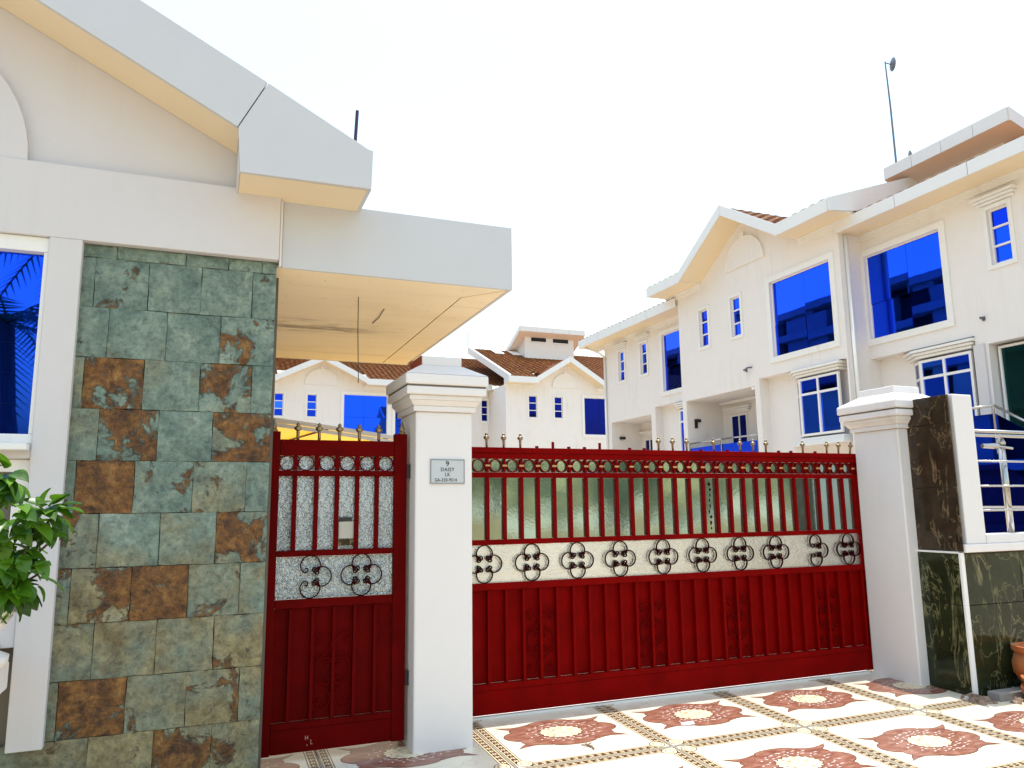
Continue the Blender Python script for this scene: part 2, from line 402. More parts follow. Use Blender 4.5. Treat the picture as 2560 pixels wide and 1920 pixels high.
for side in range(4):
    def T(a, b):   # a along the side, b inward from the tile edge
        if side == 0: return (a, -hy+b)
        if side == 1: return (a, hy-b)
        if side == 2: return (-hx+b, a)
        return (hx-b, a)
    L = (hx if side < 2 else hy)
    flat([T(-L+bw, 0.006), T(L-bw, 0.006), T(L-bw, bw-0.004), T(-L+bw, bw-0.004)], 0.0005, 1 if False else 4)
    flat([T(-L+bw, 0.0365), T(L-bw, 0.0365), T(L-bw, 0.0425), T(-L+bw, 0.0425)], 0.0008, 0)
    for b0 in (0.004, bw-0.006):
        flat([T(-L+b0, b0), T(L-b0, b0), T(L-b0, b0+0.006), T(-L+b0, b0+0.006)], 0.0008, 0)
    n = 17
    for i in range(n):
        a = -L+0.11+(2*L-0.22)*i/(n-1)
        for b_, sg in ((0.026, 1), (0.053, -1)):
            d = 0.028
            flat([T(a-d, b_-0.006*sg), T(a-d*0.2, b_-0.011), T(a+d, b_+0.002*sg), T(a+d*0.4, b_+0.010), T(a-d*0.5, b_+0.009)], 0.0008, 0)
        flat([T(a+0.012, 0.014), T(a+0.040, 0.016), T(a+0.038, 0.028), T(a+0.016, 0.026)], 0.0009, 1); flat([T(a+0.012, 0.052), T(a+0.040, 0.050), T(a+0.038, 0.064), T(a+0.016, 0.062)], 0.0009, 1)
for sx in (-1, 1):
    for sy in (-1, 1):
        cxx, cyy = sx*(hx-0.075), sy*(hy-0.075)
        flat([(cxx+0.055*math.cos(k*math.pi/8), cyy+0.055*math.sin(k*math.pi/8)) for k in range(16)], 0.0010, 4)
        ringline(cxx, cyy, 0.050, 0.050, 0.006, 0.0013, 0, n=20)
        ringline(cxx, cyy, 0.026, 0.026, 0.007, 0.0013, 1, n=16)
border_me = cur.mesh('border_print', mats)
for p, k in zip(border_me.polygons, fm): p.material_index = k
# medallion
cur = MB(); fm = []
def med_r(t):
    return 1/math.sqrt((math.cos(t)/0.345)**2+(math.sin(t)/0.255)**2)*(1+0.022*math.cos(10*t)+0.010*math.cos(26*t))
shapes = [[(med_r(2*math.pi*k/120)*math.cos(2*math.pi*k/120), med_r(2*math.pi*k/120)*math.sin(2*math.pi*k/120)) for k in range(120)]]
for sx in (-1, 1):
    shapes.append([(sx*(0.32+0.125*math.cos(t)*(1-0.10*math.sin(t)**2)), 0.105*math.sin(t)) for t in [2*math.pi*k/32 for k in range(32)]])
    for sy in (-1, 1):
        lf = [(0.18, 0.24), (0.25, 0.212), (0.31, 0.205), (0.37, 0.218), (0.435, 0.245), (0.385, 0.196), (0.335, 0.155), (0.29, 0.10), (0.15, 0.10)]
        shapes.append([(sx*x, sy*y) for x, y in lf])
        shapes.append([(sx*(0.275+0.085*math.cos(t)), sy*(0.125+0.055*math.sin(t))) for t in [2*math.pi*k/24 for k in range(24)]])
    shapes.append([(0.17*math.cos(t), sx*(0.225+0.062*math.sin(t))) for t in [2*math.pi*k/28 for k in range(28)]])
def grow(poly, g):
    n = len(poly); o_ = []
    ar = sum(poly[i][0]*poly[(i+1) % n][1]-poly[(i+1) % n][0]*poly[i][1] for i in range(n)); sg = 1 if ar > 0 else -1
    for i in range(n):
        a_, c_ = poly[i-1], poly[(i+1) % n]; dx, dy = c_[0]-a_[0], c_[1]-a_[1]; l = math.hypot(dx, dy) or 1
        o_.append((poly[i][0]+sg*dy/l*g, poly[i][1]-sg*dx/l*g))
    return o_
for i, sh_ in enumerate(shapes):
    flat(grow(sh_, 0.0055), 0.0004+0.00002*i, 0); flat(sh_, 0.0008+0.00002*i, 5)
for ring, cnt in ((0.20, 14), (0.26, 18), (0.32, 20)):
    for k in range(cnt):
        t = 2*math.pi*(k+0.5*(ring > 0.25))/cnt
        rr = ring/math.sqrt(math.cos(t)**2+(math.sin(t)/0.74)**2)
        if rr > med_r(t)-0.03: continue
        x, y = rr*math.cos(t), rr*math.sin(t)
        flat([(x+0.008*math.cos(j*math.pi/3), y+0.006*math.sin(j*math.pi/3)) for j in range(6)], 0.0013, 3)
        flat([(x+0.03, y+0.016), (x+0.055, y+0.012), (x+0.075, y+0.017), (x+0.055, y+0.019)], 0.0013, 3)
ov = [((0.158+0.008*math.cos(18*t))*math.cos(t), (0.118+0.008*math.cos(18*t))*math.sin(t)) for t in [2*math.pi*k/108 for k in range(108)]]
for k in range(108):
    a, b_ = ov[k], ov[(k+1) % 108]
    flat([(0, 0), a, b_], 0.0016, 4)
    flat([a, b_, (b_[0]*1.05, b_[1]*1.05), (a[0]*1.05, a[1]*1.05)], 0.0018, 0)
rr_ = random.Random(3)
for k in range(46):
    t = rr_.uniform(0, 6.28); q = math.sqrt(rr_.uniform(0.02, 0.85)); x, y = 0.15*q*math.cos(t), 0.11*q*math.sin(t)
    ringline(x, y, rr_.uniform(0.006, 0.014), rr_.uniform(0.005, 0.011), 0.003, 0.0020, rr_.choice((1, 1, 2)), rr_.uniform(0, 6), rr_.uniform(8, 11), 8)
for sx in (-1, 1):
    for sy in (-1, 1):                                   # thin filigree round the medallion
        ringline(sx*0.33, sy*0.36, 0.045, 0.045, 0.0035, 0.0006, 2, rr_.uniform(0, 3), 7.5, 16)
        ringline(sx*0.33, sy*0.36, 0.020, 0.020, 0.003, 0.0006, 2, 0, 5.2, 10)
        ringline(sx*0.16, sy*0.375, 0.07, 0.032, 0.003, 0.0006, 2, 0.3, 2.9, 12)
        ringline(sx*0.455, sy*0.13, 0.028, 0.05, 0.003, 0.0006, 2, -1.6, 1.8, 12)
        for k in range(14):
            x, y = sx*(0.18+0.3*k/13), sy*(0.40-0.28*(k/13)**2)+rr_.uniform(-0.012, 0.012)
            flat([(x+0.005*math.cos(j*math.pi/2.5), y+0.005*math.sin(j*math.pi/2.5)) for j in range(5)], 0.0006, 2)
med_me = cur.mesh('medallion_print', mats)
for p, k in zip(med_me.polygons, fm): p.material_index = k
tilt = math.atan(SL)
for i in range(-3, 6):
    for j in range(0, 6):
        cx_, cy_ = 1.93+TP_X*(i+0.5), 6.0-TP_Y*(j+0.5)
        o = inst('floor_tile', slab_me, drive, (cx_, cy_, gz(cy_)+rnd.uniform(-0.0008, 0.0008)), (tilt, 0, 0))
        for nm, me in (('border_print', border_me), ('medallion_print', med_me)):
            c = bpy.data.objects.new(nm, me); col.objects.link(c); c.parent = o
# gate rail strip on the floor
mb = MB(); mb.box(1.81, 6.045, 5.905, 5.985, -0.03, 0.030)
single('gate_track', mb, 'trim_white', 'white floor rail that the long red gate slides along', 'gate track')

# ------------------------------------------------------------------ left house
LH = thing('gable_house', 'white house with slate clad corner, gable roof and flat canopy beside the small red gate', 'house', (-1.5, 5.2, 0))
WY = 5.14; SY = 5.2          # white wall plane, slate face plane
mb = MB()
xW = 0.372
# white wall zone (thickness 0.3) with the window opening and the slate bay left open
mb.box(-4.2, xW, WY, 5.45, 3.30, 3.772)                       # band over window and slate
mb.box(-0.966, -0.787, WY, 5.42, 0.345, 3.30)                 # pilaster between window and slate
mb.box(-4.2, -2.6, WY, 5.42, 0.345, 3.30)
mb.box(-2.6, -0.966, WY+0.015, 5.42, 1.955, 2.04)             # rail between the two windows
mb.box(-2.6, -0.966, WY+0.015, 5.42, 0.90, 1.30)
part('wall', mb, 'wall_white', LH, bev=0.006)
mb = MB()
mb.prism([(-4.2, 0, 3.772), (0.36, 0, 3.772), (0.36, 0, 3.925), (-1.74-0.4, 0, 5.24), (-4.2, 0, 4.4)], (0, 0.2, 0)); mb.v = [(x, y+5.20, z) for x, y, z in mb.v]
part('gable_field', mb, 'wall_white', LH)
mb = MB(); n = 24
poly = [(-1.74+0.62*math.cos(math.pi*k/n), 5.15, 3.7725+0.75*math.sin(math.pi*k/n)) for k in range(n+1)]
mb.prism(poly, (0, 0.07, 0)); part('arch_panel', mb, 'wall_white', LH)
mb = MB(); mb.box(-4.2, 0.40, 5.47, 12, 0, 3.7); mb.box(-4.2, 0.36, 5.245, 5.47, -0.1, 3.295) ; part('house_body', mb, 'grout', LH)
# slate tiles
rows = [3.297, 3.214, 2.898, 2.582, 2.266, 1.950, 1.634, 1.318, 1.002, 0.686, 0.370, 0.054, -0.14]
J = [(-0.60, -0.20, 0.06, 0.27), (-0.715, -0.41, -0.10, 0.215), (-0.62, -0.29, 0.03), (-0.735, -0.405, -0.08, 0.235), (-0.635, -0.305, 0.01),
     (-0.735, -0.42, -0.09, 0.225), (-0.595, -0.26, 0.06), (-0.72, -0.40, -0.085, 0.215), (-0.58, -0.245, 0.075), (-0.74, -0.39, -0.065, 0.235), (-0.57, -0.23, 0.09), (-0.70, -0.38, -0.05, 0.20)]
looks = [[.2,.2,.3,.2,.1],[.1,.35,.1,.12,.30],[.3,.1,.0,.40,.0],[.1,.70,.1,.50,.2],[.1,.54,.12,.62,.0],[.2,1.05,.42,.40,.1],[.40,.16,.14,.66,.0],[.45,.50,.78,.40,.2],[.30,.20,.34,.36,.0],[.3,.80,.36,.34,.3],[.34,.30,.52,.36,.2],[.3,.3,.3,.3,.3]]
for r_, (zt, zb) in enumerate(zip(rows[:-1], rows[1:])):
    edges = [-0.985] + list(J[r_]) + [0.365]
    if r_ < 10: edges[0] = -0.80
    if r_ >= 10: edges = [-2.4, -2.05, -1.7, -1.35, -1.02]+list(J[r_])+[0.365]
    for k, (a, b_) in enumerate(zip(edges[:-1], edges[1:])):
        mb = MB(); ga = 0.0016
        nx, nz = 5, 5; w_, h_ = b_-a-2*ga, zt-zb-2*ga
        vs = []; fs = []
        for i in range(nx+1):
            for j in range(nz+1):
                ed = i in (0, nx) or j in (0, nz)
                jx = rnd.uniform(-0.002, 0.002) if ed else 0
                vs.append((-w_/2+w_*i/nx+jx, -0.004+(0.004 if ed else rnd.uniform(-0.004, 0.001)), -h_/2+h_*j/nz+jx))
        for i in range(nx):
            for j in range(nz): fs.append((i*(nz+1)+j, (i+1)*(nz+1)+j, (i+1)*(nz+1)+j+1, i*(nz+1)+j+1))
        mb.add(vs, fs)
        dd = 0.035; mb.add([(-w_/2, 0.001, -h_/2), (w_/2, 0.001, -h_/2), (w_/2, dd, -h_/2), (-w_/2, dd, -h_/2), (-w_/2, 0.001, h_/2), (w_/2, 0.001, h_/2), (w_/2, dd, h_/2), (-w_/2, dd, h_/2)],
               [(0,3,2,1),(4,5,6,7),(1,2,6,5),(3,0,4,7)])
        o = part('stone_tile', mb, 'slate', LH, smooth=False)
        o.location = ((a+b_)/2, SY+rnd.uniform(-0.004, 0.004), (zt+zb)/2)
        k2 = min(k, 4) if r_ < 10 else max(0, min(4, k-4))
        lk = looks[r_][k2]
        o.color = (lk*1.0, 0.10+0.046*r_+rnd.uniform(-0.08, 0.08), rnd.random(), 1)
# window with blue glazing and lower window
def lh_box(nm, a, m_='trim_white', par=None, bev=0.004):
    mb = MB()
    for q in a: mb.box(*q)
    return part(nm, mb, m_, par or LH, bev=bev)
wf = lh_box('window_frame', [(-2.6, -0.968, 5.165, 5.30, 3.206, 3.298), (-0.992, -0.968, 5.166, 5.30, 2.10, 3.205), (-2.6, -2.55, 5.166, 5.30, 2.10, 3.205), (-2.6, -0.968, 5.165, 5.30, 2.042, 2.099)])
for k in range(6):
    z0_ = 2.10+k*0.184
    mb = MB(); mb.add([(-2.548, 5.235, z0_+0.001), (-0.993, 5.235, z0_+0.001), (-0.993, 5.228, z0_+0.183), (-2.548, 5.228, z0_+0.183)], [(0, 1, 2, 3)])
    part('glass_louvre', mb, 'blue_glass', wf)
lh_box('window_sill', [(-2.62, -0.975, 5.06, 5.155, 2.0, 2.037)])
lf = lh_box('lower_window_frame', [(-2.6, -1.02, 5.19, 5.3, 1.88, 1.953), (-1.05, -0.967, 5.192, 5.3, 1.302, 1.953)])
mb = MB(); mb.quad((-2.6, 5.28, 1.30), (-1.05, 5.28, 1.30), (-1.05, 5.28, 1.88), (-2.6, 5.28, 1.88)); part('lower_pane', mb, 'dark_blue_glass', lf)
mb = MB()
for k in range(28): mb.box(-1.06-0.03*k, -1.068-0.03*k, 5.25, 5.258, 1.30, 1.88)
part('grille', mb, 'black_iron', lf)
# planter ledge
lh_box('planter_ledge', [(-1.4, -0.862, 4.20, 4.53, 0.80, 0.933), (-1.35, -1.03, 4.5305, 5.137, 0.80, 0.93)], 'pillar_white', bev=0.01)
# gable: raking fascia panels, soffit, eave box, roof
FY = 4.79
def rake(zz, x): return zz + (0.924-x)*0.513
def rakeb(x): return 4.031 + (0.069-x)*0.5225
def fascia_panel(xa, xb, za0, za1, zb0, zb1, nm='fascia_panel'):
    mb = MB(); mb.prism([(xa, FY, za0), (xb, FY, zb0), (xb, FY, zb1), (xa, FY, za1)], (0, 0.03, 0)); return part(nm, mb, 'fascia_grey', LH, bev=0.003)
# sloped panel is cut on a slanted joint
mb = MB(); mb.prism([(0.066, FY, rakeb(0.066)), (0.236, FY, rake(4.016, 0.236)), (-1.9, FY, rake(4.016, -1.9)), (-1.9, FY, rakeb(-1.9))], (0, 0.03, 0)); part('fascia_panel', mb, 'fascia_grey', LH, bev=0.003)
mb = MB(); mb.prism([(-1.905, FY, rakeb(-1.905)), (-1.905, FY, rake(4.016, -1.905)), (-2.14, FY, rake(4.016, -2.14)), (-4.9, FY, rake(4.016, 0.62)), (-4.9, FY, rakeb(0.62)), (-2.14, FY, rakeb(-2.14))], (0, 0.03, 0)); part('fascia_panel', mb, 'fascia_grey', LH)
mb = MB(); mb.prism([(0.072, FY, 4.03), (0.094, FY, 3.735), (0.919, FY, 3.742), (0.926, FY, 4.015), (0.898, FY, 4.018), (0.242, FY, rake(4.016, 0.242))], (0, 0.03, 0)); part('fascia_panel', mb, 'fascia_grey', LH, bev=0.003)
mb = MB(); mb.box(0.895, 0.921, 4.823, 9.5, 3.742, 4.012); part('fascia_panel', mb, 'fascia_grey', LH)
mb = MB(); mb.box(0.096, 0.893, 4.823, 9.5, 3.738, 3.76); part('eave_soffit', mb, 'soffit_bounce', LH)
mb = MB(); mb.box(0.080, 0.094, 4.823, 5.19, 3.735, 4.05); part('eave_return', mb, 'wall_white', LH)
mb = MB(); mb.prism([(0.078, 4.823, rakeb(0.078)+0.004), (0.078, 4.823, rakeb(0.078)+0.024), (-2.14, 4.823, rakeb(-2.14)+0.024), (-2.14, 4.823, rakeb(-2.14)+0.004)], (0, 0.372, 0)); part('rake_soffit', mb, 'soffit_bounce', LH)
mb = MB(); mb.prism([(0.85, 4.83, 4.03), (-2.14, 4.83, rake(4.016, -2.14)-0.03), (-2.14, 4.83, rake(4.016, -2.14)-0.1), (0.85, 4.83, 3.96)], (0, 5, 0)); part('roof_slope', mb, 'roof_tile', LH)
mb = MB(); mb.prism([(-5.0, 4.83, 4.03), (-2.15, 4.83, rake(4.016, -2.14)-0.03), (-2.15, 4.83, rake(4.016, -2.14)-0.1), (-5.0, 4.83, 3.96)], (0, 5, 0)); part('roof_slope', mb, 'roof_tile', LH)
# canopy
CZ0, CZ1 = 3.27, 3.765
mb = MB(); mb.box(0.395, 2.083, SY, SY+0.03, CZ0, CZ1); part('canopy_fascia', mb, 'fascia_grey', LH, bev=0.003)
mb = MB(); mb.box(2.053, 2.083, SY+0.033, 8.2, CZ0, CZ1); part('canopy_fascia', mb, 'fascia_grey', LH, bev=0.003)
mb = MB(); mb.box(0.36, 2.05, SY+0.033, 8.6, CZ1-0.06, CZ1-0.01); part('canopy_roof', mb, 'fascia_grey', LH)
mb = MB(); mb.prism([(0.30, SY+0.034, CZ0+0.002), (2.035, SY+0.034, CZ0+0.002), (1.775, 5.54, CZ0+0.002), (1.775, 8.02, CZ0+0.002), (0.30, 8.02, CZ0+0.002)], (0, 0, 0.02)); part('canopy_soffit', mb, 'canopy_soffit', LH)
mb = MB(); mb.box(0.30, 1.775, 8.03, 8.45, CZ0+0.002, CZ0+0.02); part('canopy_soffit', mb, 'canopy_soffit', LH)
mb = MB(); mb.prism([(1.787, 5.548, CZ0+0.002), (2.05, 5.236, CZ0+0.002), (2.05, 5.80, CZ0+0.002), (1.787, 5.80, CZ0+0.002)], (0, 0, 0.02)); part('canopy_soffit', mb, 'canopy_soffit', LH)
mb = MB(); mb.box(1.787, 2.05, 5.812, 8.45, CZ0+0.002, CZ0+0.02); part('canopy_soffit', mb, 'canopy_soffit', LH)
mb = MB(); mb.box(0.30, 2.05, 5.24, 8.46, CZ0+0.024, CZ0+0.06); part('canopy_ceiling', mb, 'grout', LH)
mb = MB(); mb.box(0.30, 2.08, 8.455, 8.5, CZ0+0.004, CZ1); part('canopy_fascia', mb, 'fascia_grey', LH)
mb = MB(); mb.box(0.376, 0.391, 5.17, 5.24, 3.27, 3.735); part('joint_strip', mb, 'wall_cream', LH)
# roof rod
mb = MB(); mb.tube([(0.905, 5.5, 3.99), (0.934, 5.5, 4.67)], 0.013, 8); single('roof_rod', mb, 'rod_metal', 'short dark rod sticking up from the gable roof edge', 'rod')
mb = MB(); mb.tube([(1.021, 5.778, 3.275), (1.022, 5.779, 3.0), (1.034, 5.778, 2.595)], 0.0035, 5); single('hanging_wire', mb, 'black_iron', 'thin dark wire hanging down from the canopy soffit', 'wire')
mb = MB(); mb.tube([(1.286, 6.07, 3.27), (1.30, 6.35, 3.262), (1.295, 6.6, 3.27)], 0.0035, 5); single('loose_cable', mb, 'black_iron', 'short dark cable stub lying against the canopy soffit', 'cable')

# planter urn and shrub
urn = thing('plant_urn', 'white urn planter on the ledge at the left edge under the shrub', 'planter', (-0.955, 4.36, 0.934))
mb = MB(); mb.lathe([(0.115, 0), (0.12, 0.05), (0.07, 0.075), (0.05, 0.11), (0.06, 0.14), (0.10, 0.19), (0.125, 0.235)], (-0.955, 4.36, 0.934), 24); part('bowl', mb, 'pillar_white', urn, True)
mb = MB(); mb.lathe([(0.125, 0.236), (0.140, 0.25), (0.142, 0.315), (0.132, 0.325), (0.11, 0.31)], (-0.955, 4.36, 0.934), 24); part('rim', mb, 'pillar_white', urn)
sh = thing('leafy_shrub', 'leafy bright green shrub growing from the urn at the left edge', 'shrub', (-0.955, 4.36, 1.22))
mb = MB()
stems = []
for k in range(11):
    a = rnd.uniform(0, 6.28); l = rnd.uniform(0.12, 0.34)
    tip = Vector((-0.955+math.cos(a)*l, 4.36+math.sin(a)*l*0.5, rnd.uniform(1.25, 1.78)))
    stems.append(tip)
    mb.tube(catmull([(-0.955, 4.36, 1.20), (-0.955+math.cos(a)*l*0.45, 4.36+math.sin(a)*l*0.3, (1.2+tip.z)/2), tuple(tip)], 4), 0.006, 5)
part('stems', mb, 'bark', sh)
leaf_mes = []
for q in range(4):
    mb = MB(); L_, W_ = 0.082+0.012*q, 0.033+0.004*q
    vs = []; fs = []; nn = 6
    for i in range(nn+1):
        t = i/nn; wd = W_*math.sin(math.pi*min(1, t*0.92+0.06))**0.8*(1-0.25*t); bend = -0.03*t*t*(1+q*0.5)
        vs += [(-wd, L_*t, bend+0.010), (0, L_*t, bend), (wd, L_*t, bend+0.010)]
    for i in range(nn):
        a = i*3; fs += [(a, a+1, a+4, a+3), (a+1, a+2, a+5, a+4)]
    mb.add(vs, fs); leaf_mes.append(mb.mesh('leaf', 'leaf', True))
k = 0; lr = random.Random(21)
clumps = [(-0.75, 4.74, 1.60, 0.10), (-0.93, 4.72, 1.80, 0.085), (-0.92, 4.72, 1.58, 0.16), (-1.02, 4.76, 1.68, 0.14), (-0.84, 4.72, 1.42, 0.13), (-0.82, 4.74, 1.24, 0.095), (-0.92, 4.74, 1.30, 0.12), (-1.02, 4.76, 1.42, 0.17), (-1.15, 4.8, 1.5, 0.2), (-1.15, 4.8, 1.3, 0.18), (-0.88, 4.72, 1.18, 0.07)]
while k < 295:
    cx_, cy_, cz_, cr = lr.choice(clumps); cx_, cy_, cz_, cr = cx_*0.905-0.045, cy_*0.905, 1.68+(cz_-1.65)*0.85, cr*0.9
    d = Vector((lr.gauss(0, 1), lr.gauss(0, 1), lr.gauss(0, 1)))
    if d.length < 0.1: continue
    d.normalize(); p = Vector((cx_, cy_, cz_)) + d*cr*lr.uniform(0.35, 0.95)*Vector((1, 0.8, 1)).length/1.62
    out_ = (d + Vector((0, -0.35, 0.0)) + Vector((0.25, 0, -0.15)) + Vector((lr.uniform(-.4, .4), lr.uniform(-.4, .4), lr.uniform(-.4, .4)))).normalized()
    upv = Vector((lr.uniform(-.5, .5), lr.uniform(-.7, .1), 1)).normalized()
    xa = out_.cross(upv)
    if xa.length < 0.1: continue
    xa.normalize(); za = xa.cross(out_)
    rot = Matrix((xa, out_, za)).transposed().to_euler()
    s_ = lr.uniform(0.75, 1.1)
    inst('leaf', leaf_mes[k % 4], sh, p, rot, (s_, s_, s_)); k += 1

# ------------------------------------------------------------------ gate parts
def finial_mesh():
    mb = MB()
    mb.lathe([(0.006, 0), (0.010, 0.004), (0.010, 0.05), (0.015, 0.054), (0.007, 0.058), (0.012, 0.062), (0.0235, 0.073), (0.0245, 0.084), (0.015, 0.095), (0.008, 0.099), (0.012, 0.104), (0.012, 0.112), (0.005, 0.117), (0.003, 0.122)], n=12)
    return mb.mesh('finial', 'brass', True)
fin_me = finial_mesh()
def cscroll(r_, thick, depth, n=26):
    """C-shaped bar, open towards -z, ends curled in; flat bar section"""
    pts = []
    for i in range(9):                                   # inner curl
        t = i/8; a = math.pi*2.2*(1-t); q = 0.010+0.016*(t)
        pass
    def curl(sx):
        c = Vector((sx*0.46*r_, 0, -0.44*r_)); o_ = []
        for i in range(17):
            t = i/16; ang = -0.35-t*2*math.pi*0.80; q = r_*(0.34-0.20*t)
            o_.append(c + Vector((sx*math.cos(ang)*q, 0, math.sin(ang)*q)))
        return o_
    L_ = curl(-1); Rr = curl(1)
    arc = []
    for i in range(n+1):
        a = R(-18)+(math.pi+R(36))*i/n
        arc.append(Vector((r_*math.cos(a), 0, r_*math.sin(a)+0.0*r_)))
    return [Rr[::-1], arc, L_]
def scroll_mesh(r_, m_, wd=0.010, t=0.004):
    mb = MB()
    Rr, arc, L_ = cscroll(r_, t, wd)
    # one continuous path: curl, arc, curl
    path = [p for p in Rr if True] + arc + L_
    ctr = [path[i] for i in range(len(path))]
    mb.tube(ctr, t, 5)
    mb2 = MB(); mb2.v = [(x, y*(wd/t), z) for x, y, z in mb.v]; mb2.f = mb.f
    return mb2.mesh('scroll', m_)
def rosette(parent, cx_, y, cz_, me_s, me_c, off, which=(0, 1, 2, 3)):
    for k in which:
        a = k*math.pi/2
        inst('scroll', me_s, parent, (cx_+math.sin(a)*off, y, cz_+math.cos(a)*off), (0, a, 0))
    for k in range(4):
        if (k in which) and ((k+1) % 4 in which):
            a = k*math.pi/2+math.pi/4; inst('collar', me_c, parent, (cx_+math.sin(a)*off*0.95, y, cz_+math.cos(a)*off*0.95), (0, math.pi/4, 0))
def collar_mesh(off, m_):
    mb = MB(); mb.box(-0.013, 0.013, -0.008, 0.008, -0.009, 0.009); return mb.mesh('collar', m_)
# long S/C scroll panel ornaments, points from the bar (x out, z up), metres
kk = 0.000845
def pth(pts): return [Vector((x*kk, 0, -y*kk)) for x, y in pts]
S_TOP = [(118, -222), (104, -204), (96, -226), (112, -244), (140, -236), (146, -262), (120, -284), (82, -290), (40, -268), (18, -222), (16, -184), (42, -146), (90, -112), (128, -80), (140, -66)]
C_MID = [(40, -52), (28, -44), (36, -34), (52, -50), (42, -74), (20, -70), (12, -86), (40, -100), (80, -100), (120, -72), (136, -15), (120, 50), (80, 90), (44, 96), (18, 78), (24, 56), (46, 58), (42, 44), (30, 46)]
def longscroll_meshes(m_, t):
    r_ = []
    for pts in (S_TOP, C_MID):
        mb = MB(); mb.tube(catmull(pth(pts), 4), t, 5)
        mb.v = [(x, y*1.8, z) for x, y, z in mb.v]; r_.append(mb.mesh('scroll', m_))
    return r_
def long_scrolls(parent, cx_, y, cz_, mes):
    for sx in (-1, 1):
        inst('scroll', mes[0], parent, (cx_, y, cz_), scale=(sx, 1, 1))
        inst('scroll', mes[0], parent, (cx_, y, cz_), scale=(sx, 1, -1))
        inst('scroll', mes[1], parent, (cx_, y, cz_), scale=(sx, 1, 1))
def ring_mesh(ro, ri, d, m_, n=28):
    mb = MB(); vs = []; fs = []
    for k in range(n):
        a = 2*math.pi*k/n; c, s_ = math.cos(a), math.sin(a)
        vs += [(ro*c, -d, ro*s_), (ri*c, -d, ri*s_), (ri*c, d, ri*s_), (ro*c, d, ro*s_)]
    for k in range(n):
        a, b_ = 4*k, 4*((k+1) % n)
        for q in range(4): fs.append((a+q, b_+q, b_+(q+1) % 4, a+(q+1) % 4))
    mb.add(vs, fs); return mb.mesh('ring', m_)
def box_part(nm, q, m_, par, bev=0.0): 
    mb = MB(); mb.box(*q); return part(nm, mb, m_, par, bev=bev)
def bar_mesh(nm, wd, dp, h_, m_): 
    mb = MB(); mb.box(-wd/2, wd/2, -dp/2, dp/2, 0, h_); return mb.mesh(nm, m_)

# ---- sliding gate
SG = thing('sliding_gate', 'long red metal sliding gate with glass strips, scroll rosettes and brass finials', 'gate', (4.0, 5.92, 0.04))
GY = 5.92; X0, X1 = 1.78, 6.10
mtl = 'gate_red'
box_part('top_rail', (X0, X1, GY-0.03, GY+0.03, 2.084, 2.130), mtl, SG, 0.004)
box_part('top_rail', (X0, X1, GY-0.025, GY+0.025, 2.036, 2.082), mtl, SG, 0.004)
box_part('rail', (X0, X1, GY-0.02, GY+0.02, 1.880, 1.925), mtl, SG, 0.003)
box_part('rail', (X0, X1, GY-0.022, GY+0.02, 1.340, 1.382), mtl, SG, 0.003)
box_part('rail', (X0, X1, GY-0.025, GY+0.02, 0.985, 1.040), mtl, SG, 0.003)
box_part('rail', (X0, X1, GY-0.03, GY+0.02, 0.225, 0.272), mtl, SG, 0.003)
box_part('base_board', (X0, X1, GY-0.026, GY+0.022, 0.045, 0.223), mtl, SG, 0.003)
box_part('sheet_panel', (X0, X1, GY+0.010, GY+0.018, 0.274, 0.983), mtl, SG)
box_part('end_post', (6.065, 6.115, GY-0.033, GY+0.033, 0.06, 2.125), mtl, SG)
box_part('lower_glass', (X0, 6.06, GY+0.004, GY+0.012, 1.042, 1.338), 'band_glass', SG)
box_part('ring_glass', (X0, 6.06, GY+0.006, GY+0.012, 1.927, 2.034), 'soft_glass', SG)
bm_ = bar_mesh('bar', 0.026, 0.026, 0.496, mtl); rib = bar_mesh('rib', 0.024, 0.046, 0.71, mtl)
rg = ring_mesh(0.0545, 0.048, 0.012, mtl); up_ = bar_mesh('upright', 0.020, 0.022, 0.108, mtl)
clip = MB(); clip.box(-0.020, 0.020, -0.014, 0.006, -0.0075, 0.0075); clip_me = clip.mesh('clip', 'clip_tan')
stub_hi = bar_mesh('stub', 0.018, 0.018, 0.055, mtl); stub_lo = bar_mesh('stub', 0.022, 0.022, 0.017, mtl)
full = {0, 1, 2, 11, 12, 13, 15, 17, 18, 19, 22, 24, 25}; tall = {4, 7}; none = {8}
for k in range(27):
    x = 2.124+0.1502*k
    inst('bar', bm_, SG, (x, GY-0.012, 1.383)); inst('rib', rib, SG, (x, GY-0.010, 0.2725))
    inst('upright', up_, SG, (x, GY-0.008, 1.9265)); inst('clip', clip_me, SG, (x, GY-0.012, 1.980))
    xr = x-0.0751
    o = inst('ring', rg, SG, (xr, GY-0.010, 1.9805))
    if k in full:
        o = inst('finial', fin_me, SG, (x, GY, 2.131)); o.rotation_euler = (rnd.uniform(-.04, .04), rnd.uniform(-.04, .04), 0)
    elif k == 26: inst('finial', fin_me, SG, (x, GY, 2.131), (0.0, 0.18, 0))
    elif k in tall: inst('stub', stub_hi, SG, (x, GY, 2.131))
    elif k not in none: inst('stub', stub_lo, SG, (x, GY, 2.131))
    mb = MB(); xl = max(X0+0.01, x-0.150+0.0135)
    mb.box(-(x-xl)/2-0.004, (x-xl)/2+0.004, -0.004, 0.004, -0.248, 0.248)
    o = part('glass_strip', mb, 'soft_glass', SG); o.location = ((x+xl)/2, GY+0.008, 1.631); o.rotation_euler = (rnd.uniform(-.010, .010), 0, rnd.uniform(-.02, .02))
xq = [2.093, 2.509, 2.925, 3.335, 3.768, 4.182, 4.596, 5.007, 5.485, 5.895]
sc_me = scroll_mesh(0.068, 'gate_dark', 0.012, 0.0050); co_me = collar_mesh(0.062, 'gate_dark')
